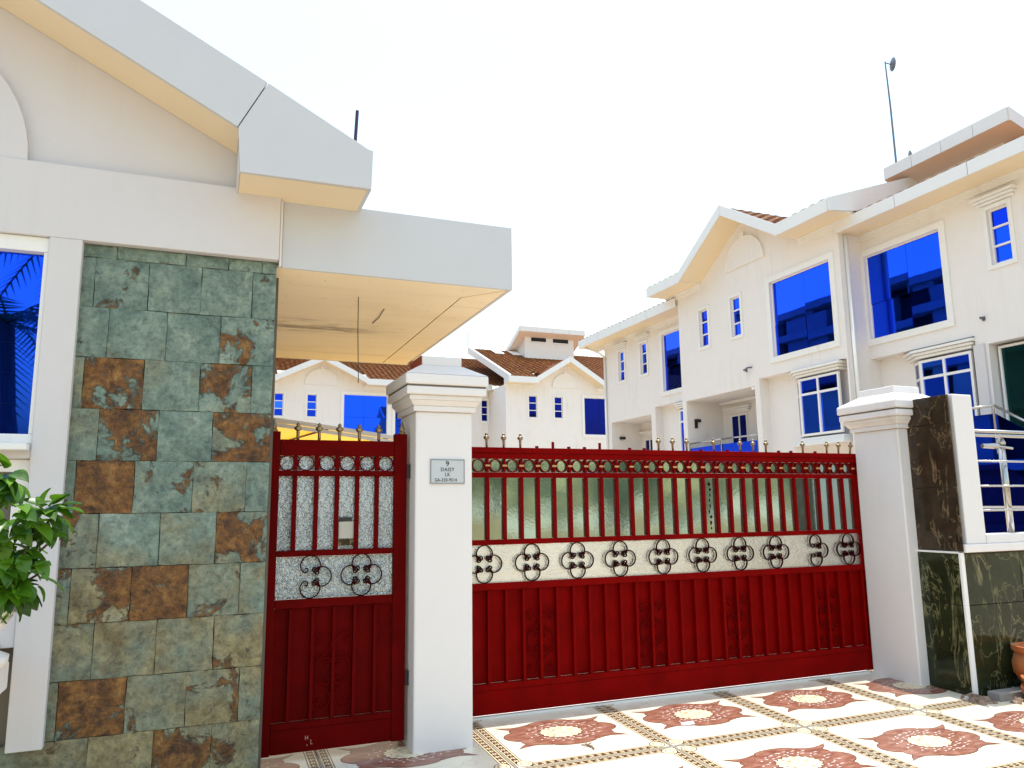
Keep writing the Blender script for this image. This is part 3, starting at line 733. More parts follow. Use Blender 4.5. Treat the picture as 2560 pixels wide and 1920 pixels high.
for k, x in enumerate(xq):
    rosette(SG, x, GY-0.015, 1.191, sc_me, co_me, 0.080, (0, 1, 2) if k == 8 else (0, 1, 2, 3))
ls = longscroll_meshes('gate_shade_red', 0.0048)
for x in (2.568, 3.613, 4.52, 5.573): long_scrolls(SG, x, GY-0.022, 0.562, ls)
mb = MB(); gr_ = random.Random(5)
for k in range(9):                                          # dark paint drips on one strip
    z = 1.83-0.05*k; x = 4.297+gr_.uniform(-0.008, 0.012)
    mb.prism([(x-gr_.uniform(.006, .02), GY+0.0015, z), (x, GY+0.0015, z-gr_.uniform(.01, .03)), (x+gr_.uniform(.005, .018), GY+0.0015, z-0.004), (x+0.004, GY+0.0015, z+gr_.uniform(.008, .02))], (0, 0.002, 0))
part('paint_mark', mb, 'gate_dark', SG)

# ---- pedestrian gate
PG = thing('walk_gate', 'narrow dark red hinged gate with patterned glass beside the slate wall', 'gate', (0.88, 5.5, 0.06))
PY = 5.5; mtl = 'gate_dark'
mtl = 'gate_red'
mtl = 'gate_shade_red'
a, b_ = 0.375, 1.345
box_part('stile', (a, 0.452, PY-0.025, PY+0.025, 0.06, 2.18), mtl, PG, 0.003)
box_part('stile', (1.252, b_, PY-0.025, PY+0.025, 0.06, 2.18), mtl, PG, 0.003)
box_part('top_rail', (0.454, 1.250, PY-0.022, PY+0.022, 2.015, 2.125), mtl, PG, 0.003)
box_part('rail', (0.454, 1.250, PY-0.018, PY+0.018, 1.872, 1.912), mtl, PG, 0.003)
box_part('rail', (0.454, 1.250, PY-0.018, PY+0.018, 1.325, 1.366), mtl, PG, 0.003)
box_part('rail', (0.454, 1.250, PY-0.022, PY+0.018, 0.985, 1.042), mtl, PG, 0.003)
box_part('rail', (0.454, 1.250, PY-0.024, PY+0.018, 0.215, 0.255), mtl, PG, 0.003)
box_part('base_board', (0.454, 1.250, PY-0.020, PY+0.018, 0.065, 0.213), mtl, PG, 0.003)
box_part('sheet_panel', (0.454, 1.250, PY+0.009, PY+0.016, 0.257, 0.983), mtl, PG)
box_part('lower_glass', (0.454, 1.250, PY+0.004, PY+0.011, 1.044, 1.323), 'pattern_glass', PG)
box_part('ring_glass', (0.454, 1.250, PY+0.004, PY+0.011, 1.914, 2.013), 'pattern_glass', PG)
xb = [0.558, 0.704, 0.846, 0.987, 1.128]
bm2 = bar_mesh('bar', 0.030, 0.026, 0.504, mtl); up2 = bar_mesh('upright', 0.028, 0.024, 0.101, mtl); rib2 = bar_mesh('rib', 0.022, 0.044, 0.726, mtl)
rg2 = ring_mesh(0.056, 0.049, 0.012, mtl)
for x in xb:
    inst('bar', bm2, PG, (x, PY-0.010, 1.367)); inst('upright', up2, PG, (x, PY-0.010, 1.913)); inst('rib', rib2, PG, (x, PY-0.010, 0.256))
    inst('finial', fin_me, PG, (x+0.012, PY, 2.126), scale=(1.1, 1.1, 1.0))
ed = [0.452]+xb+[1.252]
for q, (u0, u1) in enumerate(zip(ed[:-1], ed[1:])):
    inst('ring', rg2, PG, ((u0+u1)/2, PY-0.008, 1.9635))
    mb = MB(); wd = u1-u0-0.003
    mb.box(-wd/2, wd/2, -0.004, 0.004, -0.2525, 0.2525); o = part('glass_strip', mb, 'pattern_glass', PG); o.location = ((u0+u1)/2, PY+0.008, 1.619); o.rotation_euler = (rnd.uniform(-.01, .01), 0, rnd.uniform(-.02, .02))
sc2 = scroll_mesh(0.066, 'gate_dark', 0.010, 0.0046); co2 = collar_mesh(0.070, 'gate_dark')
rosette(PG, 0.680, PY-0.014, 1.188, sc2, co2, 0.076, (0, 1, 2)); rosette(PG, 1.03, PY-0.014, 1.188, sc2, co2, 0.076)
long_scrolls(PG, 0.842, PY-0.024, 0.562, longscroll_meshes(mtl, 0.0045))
for x in (0.410, 1.312):
    mb = MB(); mb.lathe([(0.024, 0), (0.026, 0.012), (0.016, 0.02), (0.022, 0.035), (0.002, 0.092)], (x, PY, 2.181), 10); part('spear_cap', mb, 'brass', PG)
for z in (0.42, 1.86):
    mb = MB(); mb.lathe([(0.020, 0), (0.020, 0.10)], (1.362, PY-0.012, z), 10); mb.box(1.335, 1.372, PY-0.012, PY+0.012, z+0.01, z+0.09); part('hinge', mb, 'black_iron', PG)
lb = box_part('letter_plate', (0.866, 0.970, PY-0.006, PY+0.003, 1.440, 1.555), 'lace', PG)
M['plate_grey'] = mat('plate_grey', (0.42, 0.40, 0.34), 0.5)[0]
lb.data.materials[0] = M['plate_grey']
box_part('letter_slot', (0.872, 0.955, PY-0.010, PY+0.003, 1.560, 1.585), 'black_iron', PG)
box_part('latch_plate', (0.864, 0.972, PY-0.007, PY+0.003, 1.392, 1.434), 'marble_brown', PG)
mb = MB()
for (x_, z_, dx, dz) in ((0.676, 0.138, 0.003, 0.026), (0.692, 0.138, 0.003, 0.026), (0.678, 0.150, 0.014, 0.003), (0.712, 0.110, 0.003, 0.028), (0.713, 0.107, 0.013, 0.003), (0.688, 0.098, 0.003, 0.012)):
    mb.box(x_, x_+dx, PY-0.0215, PY-0.0202, z_, z_+dz)
part('chalk_mark', mb, 'chalk', PG, stuff=True)

# ---- pillars
def pillar(name, label, x0, x1, y0, y1, red_side, capgrow=0.1, g=None):
    t = thing(name, label, 'pillar', ((x0+x1)/2, (y0+y1)/2, 0), g)
    bx = lambda o_: (x0-o_, x1+o_, y0-o_, y1+o_)
    box_part('shaft', (x0, x1, y0, y1, -0.15, 2.335), 'pillar_white', t, 0.012)
    mb = MB(); mb.box(*bx(0.022), 2.3352, 2.375); mb.frustum(bx(0.024), bx(0.055), 2.3752, 2.415); mb.box(*bx(0.060), 2.4152, 2.45); part('neck_moulding', mb, 'pillar_white', t, bev=0.006)
    box_part('cap_band', (*bx(0.088), 2.4502, 2.51), 'pillar_white', t, 0.01)
    box_part('cap_slab', (*bx(0.100), 2.522, 2.60), 'pillar_white', t, 0.012)
    box_part('cap_joint', (*bx(0.082), 2.5102, 2.5218), 'grout', t)
    ix = 0.06
    mb = MB(); mb.frustum(bx(0.097), (x0+ix-0.01, x1-ix+0.01, y0+ix-0.01, y1-ix+0.01), 2.6002, 2.688); part('cap_slope', mb, 'pillar_white', t, bev=0.004)
    box_part('cap_block', (x0+ix, x1-ix, y0+ix, y1-ix, 2.6882, 2.758), 'pillar_white', t, 0.006)
    if red_side: box_part('red_face', (x0+ix-0.004, x0+ix-0.0005, y0+ix+0.002, y1-ix, 2.6885, 2.757), 'cap_red', t)
    return t
gp = 'white gate pillars'
pillar('gate_pillar', 'white pillar with moulded cap carrying the house number plate between the two gates', 1.372, 1.800, 5.335, 5.80, True, g=gp)
pillar('gate_pillar', 'white pillar with moulded cap beside the dark marble wall at the right gate end', 6.055, 6.52, 5.345, 5.88, False, g=gp)
# number plate
SGN = thing('address_plate', 'grey house address plate fixed on the white pillar', 'sign', (1.609, 5.333, 1.90))
box_part('plate', (1.479, 1.739, 5.325, 5.3345, 1.811, 1.993), 'sign_face', SGN)
mb = MB()
for q in ((1.482, 1.736, 1.984, 1.9875), (1.482, 1.736, 1.8165, 1.820), (1.482, 1.4855, 1.8201, 1.9839), (1.7325, 1.736, 1.8201, 1.9839)): mb.box(q[0], q[1], 5.3235, 5.3252, q[2], q[3])
for q in ((1.476, 5.322), (1.742, 5.322)): pass
part('border', mb, 'ink', SGN)
def text(body, size, x, z, y, parent, sx=1.0):
    cu = bpy.data.curves.new('lettering', 'FONT'); cu.body = body; cu.size = size; cu.align_x = 'CENTER'; cu.align_y = 'CENTER'; cu.extrude = 0.0006; cu.space_character = 1.12; cu.offset = size*0.008
    o = bpy.data.objects.new('tmp', cu); col.objects.link(o); bpy.context.view_layer.update()
    me = bpy.data.meshes.new_from_object(o.evaluated_get(bpy.context.evaluated_depsgraph_get())); bpy.data.objects.remove(o)
    me.materials.clear(); me.materials.append(M['ink'])
    t = link('lettering', me, parent); t.location = (x, y, z); t.rotation_euler = (math.pi/2, 0, 0); t.scale = (sx, 1, 1)
text('9', 0.050, 1.608, 1.957, 5.3240, SGN, 1.15); text('DAISY', 0.037, 1.608, 1.915, 5.3240, SGN, 0.95)
text('LK', 0.037, 1.608, 1.879, 5.3240, SGN, 0.85); text('GA-330-9514', 0.034, 1.595, 1.840, 5.3240, SGN, 0.80)

# ------------------------------------------------------------------ boundary wall on the right
BW = thing('boundary_wall', 'dark marble clad boundary wall with white post and steel railing at the right', 'wall', (6.6, 5.0, 0))
box_part('core', (6.195, 9.0, 4.925, 5.34, -0.2, 1.195), 'grout', BW)
box_part('core', (6.195, 6.25, 4.925, 5.34, 1.197, 2.60), 'grout', BW)
for (z0_, z1_, mm, xx) in ((0.0-0.15, 0.742, 'marble_green', 6.166), (0.749, 1.186, 'marble_green', 6.166), (1.205, 1.765, 'marble_brown', 6.178), (1.770, 2.340, 'marble_brown', 6.178), (2.346, 2.60, 'marble_brown', 6.172)):
    mb = MB(); mb.box(xx, 6.19, 4.925 if z1_ < 1.2 else 4.885, 5.36, z0_, z1_); part('marble_tile', mb, mm, BW, bev=0.002)
for (xa, xb_) in ((6.205, 6.90), (6.906, 7.50), (7.506, 8.10), (8.106, 8.99)):
    for (z0_, z1_) in ((-0.15, 0.742), (0.749, 1.18)):
        mb = MB(); mb.box(xa, xb_, 4.900, 4.922, z0_, z1_); part('marble_tile', mb, 'marble_green', BW, bev=0.002)
box_part('corner_trim', (6.158, 6.203, 4.897, 4.923, -0.1, 1.195), 'trim_white', BW, 0.004)
box_part('trim_strip', (6.158, 6.19, 4.926, 5.36, 1.187, 1.203), 'trim_white', BW, 0.003)
box_part('ledge', (6.19, 9.0, 4.862, 5.2, 1.1975, 1.268), 'wall_cream', BW, 0.008)
box_part('white_post', (6.238, 6.486, 4.885, 5.12, 1.2685, 2.608), 'pillar_white', BW, 0.008)
box_part('sill', (6.487, 9.0, 4.88, 5.10, 1.2685, 1.345), 'pillar_white', BW, 0.006)
for z, r_ in ((2.283, 0.016), (2.246, 0.016), (2.006, 0.009), (1.779, 0.009), (1.558, 0.009)):
    mb = MB(); mb.tube([(6.488, 4.955, z), (9.0, 4.955, z)], r_, 10); part('steel_rail', mb, 'steel', BW, True)
for x_ in (7.0, 8.2):
    mb = MB(); mb.tube([(x_, 5.02, 1.346), (x_, 5.02, 2.17)], 0.030, 14); part('steel_post', mb, 'steel', BW, True)
    mb = MB(); mb.lathe([(0.040, 0), (0.038, 0.02), (0.014, 0.075), (0.006, 0.10)], (x_, 5.02, 2.171), 14); part('post_cap', mb, 'steel', BW, True)
    mb = MB(); mb.tube([(x_-0.30, 4.99, 2.150), (x_-0.10, 4.99, 2.152)], [0.020, 0.028], 8); mb.tube([(x_-0.10, 5.0, 2.155), (x_+0.12, 5.0, 2.135)], 0.011, 8); part('bracket_arm', mb, 'steel', BW)
    mb = MB(); mb.box(x_-0.07, x_+0.07, 4.99, 5.05, 1.346, 1.352); part('foot_plate', mb, 'steel', BW)
# rubble, pots and litter
mb = MB(); lr = random.Random(9)
for k in range(150):
    x, y = lr.uniform(6.10, 7.6), lr.uniform(4.58, 4.90)
    if x < 6.3 and y < 4.75: continue
    if lr.random() < 0.2: x, y = lr.uniform(6.02, 6.18), lr.uniform(4.72, 4.95)
    s_ = lr.uniform(0.012, 0.05); zb = gz(y)
    vs = [(x+s_*math.cos(a)*lr.uniform(.6, 1.2), y+s_*math.sin(a)*lr.uniform(.6, 1.2), zb) for a in [j*1.2566 for j in range(5)]]
    top = [(x+(p[0]-x)*0.6+lr.uniform(-.3, .3)*s_, y+(p[1]-y)*0.6, zb+s_*lr.uniform(0.3, 0.9)) for p in vs]
    mb.add(vs+top, [(5, 6, 7, 8, 9)]+[(j, (j+1) % 5, (j+1) % 5+5, j+5) for j in range(5)])
o = single('rubble', mb, 'rubble', 'brown rubble and dry leaves along the foot of the marble wall', 'rubble'); o['kind'] = 'stuff'; del o['category']
M['chip_pale'] = mat('chip_pale', (0.55, 0.52, 0.48), 0.8)[0]
for (x, y, s_, lab) in ((6.60, 4.86, 0.055, 'largest pale stone chip leaning by the marble wall foot'), (6.17, 4.86, 0.028, 'small pale stone chip by the white corner trim'), (6.06, 4.90, 0.026, 'small pale chip between the pillar and the corner trim')):
    mb = MB(); vs = [(x+s_*1.3*math.cos(j*1.2566), y+s_*0.8*math.sin(j*1.2566+.3), gz(y)) for j in range(5)]; tp = [(p[0]*0.65+x*0.35, p[1]*0.65+y*0.35, gz(y)+s_*(0.8+0.2*(j % 2))) for j, p in enumerate(vs)]
    mb.add(vs+tp, [(5, 6, 7, 8, 9)]+[(j, (j+1) % 5, (j+1) % 5+5, j+5) for j in range(5)]); single('stone_chip', mb, 'chip_pale', lab, 'stone')
mb = MB(); mb.box(6.24, 7.6, 4.73, 4.85, gz(4.7)-0.02, 0.05); single('kerb_block', mb, 'raw_concrete', 'grey concrete kerb piece on the ground in front of the marble wall', 'kerb', bev=0.01)
def pot(lab, x, y, z, s_, sq=1.0):
    t = thing('terracotta_pot', lab, 'plant pot', (x, y, z))
    mb = MB(); mb.lathe([(0.10*s_, 0), (0.15*s_, 0.04*s_*sq), (0.20*s_, 0.12*s_*sq), (0.205*s_, 0.20*s_*sq), (0.18*s_, 0.28*s_*sq)], (x, y, z), 28); part('body', mb, 'terracotta', t, True)
    mb = MB(); mb.lathe([(0.18*s_, 0.281*s_*sq), (0.20*s_, 0.30*s_*sq), (0.20*s_, 0.335*s_*sq), (0.17*s_, 0.335*s_*sq), (0.15*s_, 0.20*s_*sq)], (x, y, z), 28); part('rim', mb, 'terracotta', t)
pot('round orange terracotta pot standing on the kerb before the marble wall', 6.74, 4.70, 0.05, 1.05)
pot('low wide orange terracotta bowl on the floor tiles at the right edge', 6.63, 4.46, gz(4.46), 1.45, 0.42)
mb = MB(); mb.add([(3.42, 5.20, gz(5.2)+0.003), (3.52, 5.18, gz(5.2)+0.004), (3.55, 5.24, gz(5.2)+0.008), (3.45, 5.265, gz(5.2)+0.003)], [(0, 1, 2, 3)]); mb.prism([(3.42, 5.20, gz(5.2)+0.002), (3.52, 5.18, gz(5.2)+0.003), (3.55, 5.24, gz(5.2)+0.007), (3.45, 5.265, gz(5.2)+0.002)], (0, 0, -0.0008))
single('paper_scrap', mb, 'paper', 'white scrap of paper lying on the middle medallion tile', 'paper')
mb = MB(); lr = random.Random(4)
x_, y_ = 2.50, 5.02
mb.tube([(x_+.05, y_-.05, gz(5)+.008), (x_+.055, y_-.02, gz(5)+.012), (x_+.045, y_+.03, gz(5)+.01)], 0.007, 6)
for k in range(9):
    a = lr.uniform(0, 6.28); mb.tube([(x_+.04, y_+.03, gz(5)+.01), (x_+.04+.04*math.cos(a), y_+.04+.035*math.sin(a), gz(5)+lr.uniform(.006, .03))], 0.003, 4)
single('dry_flower', mb, 'rubble', 'small dried flower head with stalk lying on the tiles by the long gate', 'flower')

# ------------------------------------------------------------------ yellow carport canopy
YC = thing('yellow_canopy', 'curved yellow sheet canopy with white rim behind the narrow gate', 'canopy', (0.8, 9.0, 0))
def arcz(x): return 2.708-0.092*(x-0.3)-0.0165*(x-0.3)**2
xs = [-3.0+0.16*k for k in range(42)]
mb = MB(); ys = [9.03, 10.0, 11.0, 12.2]
vs = [(x, y, arcz(x)-0.02) for y in ys for x in xs]; nX = len(xs)
mb.add(vs, [(j*nX+i, j*nX+i+1, (j+1)*nX+i+1, (j+1)*nX+i) for j in range(3) for i in range(nX-1)]); part('yellow_sheet', mb, 'yellow_sheet', YC, True)
for dz, th in ((0.0, 0.045), (-0.058, 0.040)):
    mb = MB()
    for a_, b_ in zip(xs[:-1], xs[1:]): mb.prism([(a_, 8.98, arcz(a_)+dz-th), (b_, 8.98, arcz(b_)+dz-th), (b_, 8.98, arcz(b_)+dz), (a_, 8.98, arcz(a_)+dz)], (0, 0.045, 0))
    part('rim', mb, 'trim_white', YC)
M['brown_rib'] = mat('brown_rib', (0.20, 0.07, 0.02), 0.6)[0]
for x in (-0.4, 0.55, 1.22, 1.93, 2.6):
    mb = MB(); mb.tube([(x+0.05, 9.05, arcz(x)-0.045), (x-0.35, 12.1, arcz(x-0.35)-0.045)], 0.014, 6); part('rib', mb, 'brown_rib', YC)
mb = MB(); mb.box(-3, 3.4, 12.2, 12.26, 2.30, 2.62); part('back_beam', mb, 'yellow_sheet', YC)
for x in (-2.5, 3.0):
    mb = MB(); mb.tube([(x, 11.8, 0), (x, 11.8, arcz(x)-0.03)], 0.04, 8); part('post', mb, 'grey_metal', YC)

# ------------------------------------------------------------------ townhouses
class Wall:
    """local frame on a facade: u along the wall, v up, d out from the wall"""
    def __init__(s, axis, plane): s.axis, s.plane = axis, plane      # 'X' faces -X (u = Y), 'Y' faces -Y (u = X)
    def p(s, u, v, d): return (s.plane-d, u, v) if s.axis == 'X' else (u, s.plane-d, v)
    def box(s, mb, u0, u1, v0, v1, d0, d1):
        a, b_ = s.p(u0, v0, d0), s.p(u1, v1, d1); return mb.box(a[0], b_[0], a[1], b_[1], a[2], b_[2])
    def quad(s, mb, pts):
        q = [Vector(s.p(*t)) for t in pts]; mb.quad(*q)
    def prism(s, mb, poly, d0, d1):
        a = [Vector(s.p(u, v, d0)) for u, v in poly]; mb.prism(a, Vector(s.p(0, 0, d1))-Vector(s.p(0, 0, d0)))
def facade(W, root, u0, u1, v0, v1, holes, depth=9.0, m_='wall_cream', nm='wall'):
    """front skin with openings (u0,u1,v0,v1,reveal,backed) plus side, back and top faces"""
    mb = MB()
    us = sorted(set([u0, u1]+[x for h in holes for x in h[:2]])); vs = sorted(set([v0, v1]+[x for h in holes for x in h[2:4]]))
    for a, b_ in zip(us[:-1], us[1:]):
        for c, d in zip(vs[:-1], vs[1:]):
            mu, mv = (a+b_)/2, (c+d)/2
            if any(h[0] < mu < h[1] and h[2] < mv < h[3] for h in holes): continue
            W.quad(mb, [(a, c, 0), (b_, c, 0), (b_, d, 0), (a, d, 0)])
    for h in holes:
        a, b_, c, d, r_, back = h
        W.quad(mb, [(a, c, 0), (a, d, 0), (a, d, -r_), (a, c, -r_)]); W.quad(mb, [(b_, c, 0), (b_, d, 0), (b_, d, -r_), (b_, c, -r_)])
        W.quad(mb, [(a, d, 0), (b_, d, 0), (b_, d, -r_), (a, d, -r_)]); W.quad(mb, [(a, c, 0), (b_, c, 0), (b_, c, -r_), (a, c, -r_)])
        if back: W.quad(mb, [(a, c, -r_), (b_, c, -r_), (b_, d, -r_), (a, d, -r_)])
    for u in (u0, u1): W.quad(mb, [(u, v0, 0), (u, v1, 0), (u, v1, -depth), (u, v0, -depth)])
    W.quad(mb, [(u0, v1, 0), (u1, v1, 0), (u1, v1, -depth), (u0, v1, -depth)]); W.quad(mb, [(u0, v0, -depth), (u1, v0, -depth), (u1, v1, -depth), (u0, v1, -depth)])
    return part(nm, mb, m_, root)
def frame(W, root, u0, u1, v0, v1, d0, t, cols=(), rows=(), glass='blue_glass', dep=0.06, seam=()):
    mb = MB()
    W.box(mb, u0, u1, v1-t, v1, d0-dep, d0); W.box(mb, u0, u1, v0, v0+t, d0-dep, d0)
    W.box(mb, u0, u0+t, v0+t, v1-t, d0-dep, d0); W.box(mb, u1-t, u1, v0+t, v1-t, d0-dep, d0)
    us = [u0+t]+[x for c in cols for x in (c-t/2, c+t/2)]+[u1-t]; vs = [v0+t]+[x for r_ in rows for x in (r_-t/2, r_+t/2)]+[v1-t]
    for c in cols: W.box(mb, c-t/2, c+t/2, v0+t, v1-t, d0-dep, d0-0.002)
    for k in range(0, len(us), 2):
        for r_ in rows: W.box(mb, us[k], us[k+1], r_-t/2, r_+t/2, d0-dep, d0-0.003)
    fr = part('window', mb, 'trim_white', root)
    for k in range(0, len(us), 2):
        for q in range(0, len(vs), 2):
            g = MB(); tl = rnd.uniform(-0.012, 0.012); tl2 = rnd.uniform(-0.010, 0.010)
            dd = d0-dep*0.55
            W.quad(g, [(us[k], vs[q], dd), (us[k+1], vs[q], dd+tl), (us[k+1], vs[q+1], dd+tl+tl2), (us[k], vs[q+1], dd+tl2)])
            part('pane', g, glass if glass != 'blue_glass' else rnd.choice(('blue_glass', 'blue_glass_pale', 'blue_glass_deep')), fr)
    return fr
def trim(W, root, u0, u1, v0, v1, wd, d=0.03):
    mb = MB()
    W.box(mb, u0-wd, u1+wd, v1, v1+wd, 0.001, d); W.box(mb, u0-wd, u1+wd, v0-wd, v0, 0.001, d)
    W.box(mb, u0-wd, u0, v0, v1, 0.001, d); W.box(mb, u1, u1+wd, v0, v1, 0.001, d)
    part('window_surround', mb, 'trim_white', root)
def hood(W, root, u0, u1, v, base=0.0, steps=3, h=0.065):
    mb = MB()
    for k in range(steps):
        e = 0.045*k
        W.box(mb, u0-e, u1+e, v+h*k+0.002, v+h*(k+1)-0.010, base+0.001, base+0.07+0.05*k)
        if k < steps-1: W.box(mb, u0-e+0.02, u1+e-0.02, v+h*(k+1)-0.0098, v+h*(k+1)+0.0018, base+0.001, base+0.05+0.05*k)
    part('window_hood', mb, 'trim_white', root)
def small_window(W, root, u0, u1, v0, v1, hooded=True, gl='blue_glass'):
    h3 = (v1-v0)/3
    frame(W, root, u0, u1, v0, v1, -0.05, 0.045, rows=(v0+h3, v0+2*h3), glass=gl); trim(W, root, u0, u1, v0, v1, 0.09)
    if hooded: hood(W, root, u0-0.16, u1+0.16, v1+0.11)
def big_window(W, root, u0, u1, v0, v1, gl='blue_glass'):
    mid = u0+(u1-u0)*0.46
    mb = MB(); t = 0.03
    W.box(mb, u0, u1, v1-t, v1, -0.10, -0.05); W.box(mb, u0, u1, v0, v0+t, -0.10, -0.05); W.box(mb, u0, u0+t, v0+t, v1-t, -0.10, -0.05); W.box(mb, u1-t, u1, v0+t, v1-t, -0.10, -0.05)
    fr = part('window', mb, 'trim_white', root)
    vm = v0+(v1-v0)*0.42
    for a, b_ in ((u0+t, mid-0.006), (mid+0.006, u1-t)):
        for c, d in ((v0+t, vm-0.005), (vm+0.005, v1-t)):
            g = MB(); tl = rnd.uniform(-0.014, 0.014); t2 = rnd.uniform(-0.012, 0.012); W.quad(g, [(a, c, -0.08), (b_, c, -0.08+tl), (b_, d, -0.08+tl+t2), (a, d, -0.08+t2)]); part('pane', g, gl, fr)
    g = MB(); W.box(g, mid-0.006, mid+0.006, v0+t, v1-t, -0.098, -0.082); W.box(g, u0+t, mid-0.0065, vm-0.005, vm+0.005, -0.098, -0.083); W.box(g, mid+0.0065, u1-t, vm-0.005, vm+0.005, -0.098, -0.083); part('mullion', g, 'dark_blue_glass', fr)
    trim(W, root, u0, u1, v0, v1, 0.16, 0.04)
def bay(W, root, u0, u1, v0, v1, base, side=0.28, out=0.30, far_left=True):
    """three sided bay: flat centre from u0 to u1-side, slanted cheek to u1 (the far end)"""
    mb = MB(); t = 0.06
    vt = v0+(v1-v0)*0.72
    uc0, uc1 = u0, u1-side
    d = base+out
    W.box(mb, uc0, uc1, v1-t, v1, d-0.06, d); W.box(mb, uc0, uc1, v0, v0+t, d-0.06, d)
    um = uc0+(uc1-uc0)*0.52
    for u in (uc0+t/2, um, uc1-t/2): W.box(mb, u-t/2, u+t/2, v0+t, v1-t, d-0.06, d-0.002)
    for a, b_ in ((uc0+t, um-t/2), (um+t/2, uc1-t)): W.box(mb, a, b_, vt-t/2, vt+t/2, d-0.06, d-0.003)
    # slanted cheek
    def cheek(v_0, v_1, s0, s1, th=0.06):
        pa = lambda s_: (uc1+side*s_, d-out*s_)
        a, b_ = pa(s0), pa(s1)
        pts = [W.p(a[0], v_0, a[1]), W.p(b_[0], v_0, b_[1]), W.p(b_[0]-0.03, v_0, b_[1]-th), W.p(a[0]-0.03, v_0, a[1]-th)]
        mb.prism([Vector(q) for q in pts], (0, 0, v_1-v_0))
    cheek(v1-t, v1, 0.0, 1); cheek(v0, v0+t, 0.0, 1); cheek(v0+t, v1-t, 0.0, 0.16); cheek(v0+t, v1-t, 0.84, 1); cheek(vt-t/2, vt+t/2, 0.16, 0.84)
    fr = part('bay_window', mb, 'trim_white', root)
    for a, b_ in ((uc0+t, um-t/2), (um+t/2, uc1-t)):
        for c, e in ((v0+t, vt-t/2), (vt+t/2, v1-t)):
            g = MB(); tl = rnd.uniform(-0.015, 0.015); W.quad(g, [(a, c, d-0.04), (b_, c, d-0.04+tl), (b_, e, d-0.04+tl), (a, e, d-0.04)]); part('pane', g, rnd.choice(('blue_glass_pale', 'blue_glass_pale', 'blue_glass', 'blue_glass_deep')), fr)
    for c, e in ((v0+t, vt-t/2), (vt+t/2, v1-t)):
        g = MB(); W.quad(g, [(uc1+side*0.16, c, d-out*0.16-0.03), (uc1+side*0.84, c, d-out*0.84-0.03), (uc1+side*0.84, e, d-out*0.84-0.03), (uc1+side*0.16, e, d-out*0.16-0.03)]); part('pane', g, 'dark_blue_glass', fr)
    # stepped hood and sill following the bay
    for nm, vb, sg in (('window_hood', v1+0.05, 1), ('bay_sill', v0-0.26, -1)):
        mb = MB()
        for k in range(3):
            e = 0.05*(k if sg > 0 else 2-k); z0_ = vb+0.07*k
            poly = [(uc0-0.05-e, base+0.001), (u1+0.12+e, base+0.001), (u1+0.10+e, base+0.05+e*0.6), (uc1+0.06+e*0.4, d+0.03+e), (uc0-0.05-e, d+0.03+e)]
            mb.prism([Vector(W.p(u, z0_+0.001, dd)) for u, dd in poly], (0, 0, 0.055))
            poly2 = [(uc0-0.03-e, base+0.001), (u1+0.09+e, base+0.001), (uc1+0.04+e*0.4, d+0.01+e*.8), (uc0-0.03-e, d+0.01+e*.8)]
            mb.prism([Vector(W.p(u, z0_+0.0565, dd)) for u, dd in poly2], (0, 0, 0.0135))
        part(nm, mb, 'trim_white', root)
def eave(W, root, u0, u1, v0, v1, out, seg=2.0, soff=True, skip=None):
    n = max(1, round((u1-u0)/seg)); st_ = (u1-u0)/n
    for k in range(n):
        mb = MB(); W.box(mb, u0+k*st_+0.008, u0+(k+1)*st_-0.008, v0, v1, out-0.03, out); part('fascia_panel', mb, 'fascia_far', root, bev=0.0)
    for ue in (u0, u1-0.02):
        mb = MB(); W.box(mb, ue, ue+0.02, v0+0.0305, v1-0.005, 0.002, out-0.061); part('eave_end', mb, 'fascia_far', root)
    mb = MB(); W.box(mb, u0, u1, v0+0.012, v0+0.03, 0.001, out-0.032); part('eave_soffit', mb, 'soffit_bounce', root)
    mb = MB(); W.box(mb, u0+0.01, u1-0.01, v0+0.032, v1-0.02, out-0.06, out-0.033); part('eave_backing', mb, 'grout', root)
    mb = MB(); W.box(mb, u0, u1, v0-0.16, v0-0.02, 0.001, 0.045); W.box(mb, u0, u1, v0-0.0195, v0+0.010, 0.001, 0.09); part('cornice', mb, 'trim_white', root)
def tile_slope(W, root, u0, u1, v0, d0, v1, d1, nm='roof', pitch=0.30, course=0.33):
    """tiled slope from the eave (v0, d0) up to the ridge (v1, d1): stepped, rippled courses"""
    L_ = math.hypot(v1-v0, d1-d0); nc = max(2, int(L_/course)); nu = max(2, int((u1-u0)/pitch))
    mb = MB(); sub = 4; nvv = nu*sub+1
    dirv = ((v1-v0)/L_, (d1-d0)/L_); nrm = (-(d1-d0)/L_, (v1-v0)/L_)
    if nrm[0] < 0: nrm = (-nrm[0], -nrm[1])
    for c in range(nc):
        s0, s1 = L_*c/nc, L_*(c+1)/nc+0.01
        vs = []
        for (s_, lift) in ((s0, -0.02), (s0, 0.085), (s1, 0.012)):
            for i in range(nvv):
                u = u0+(u1-u0)*i/(nvv-1); rip = 0.030*abs(math.sin(math.pi*i/sub)) if lift else 0
                l = lift+rip
                vs.append(W.p(u, v0+dirv[0]*s_+nrm[0]*l, d0+dirv[1]*s_+nrm[1]*l))
        fs = []
        for r_ in range(2):
            for i in range(nvv-1): fs.append((r_*nvv+i, r_*nvv+i+1, (r_+1)*nvv+i+1, (r_+1)*nvv+i))
        mb.add(vs, fs)
    return part(nm, mb, 'roof_tile', root, stuff=True)
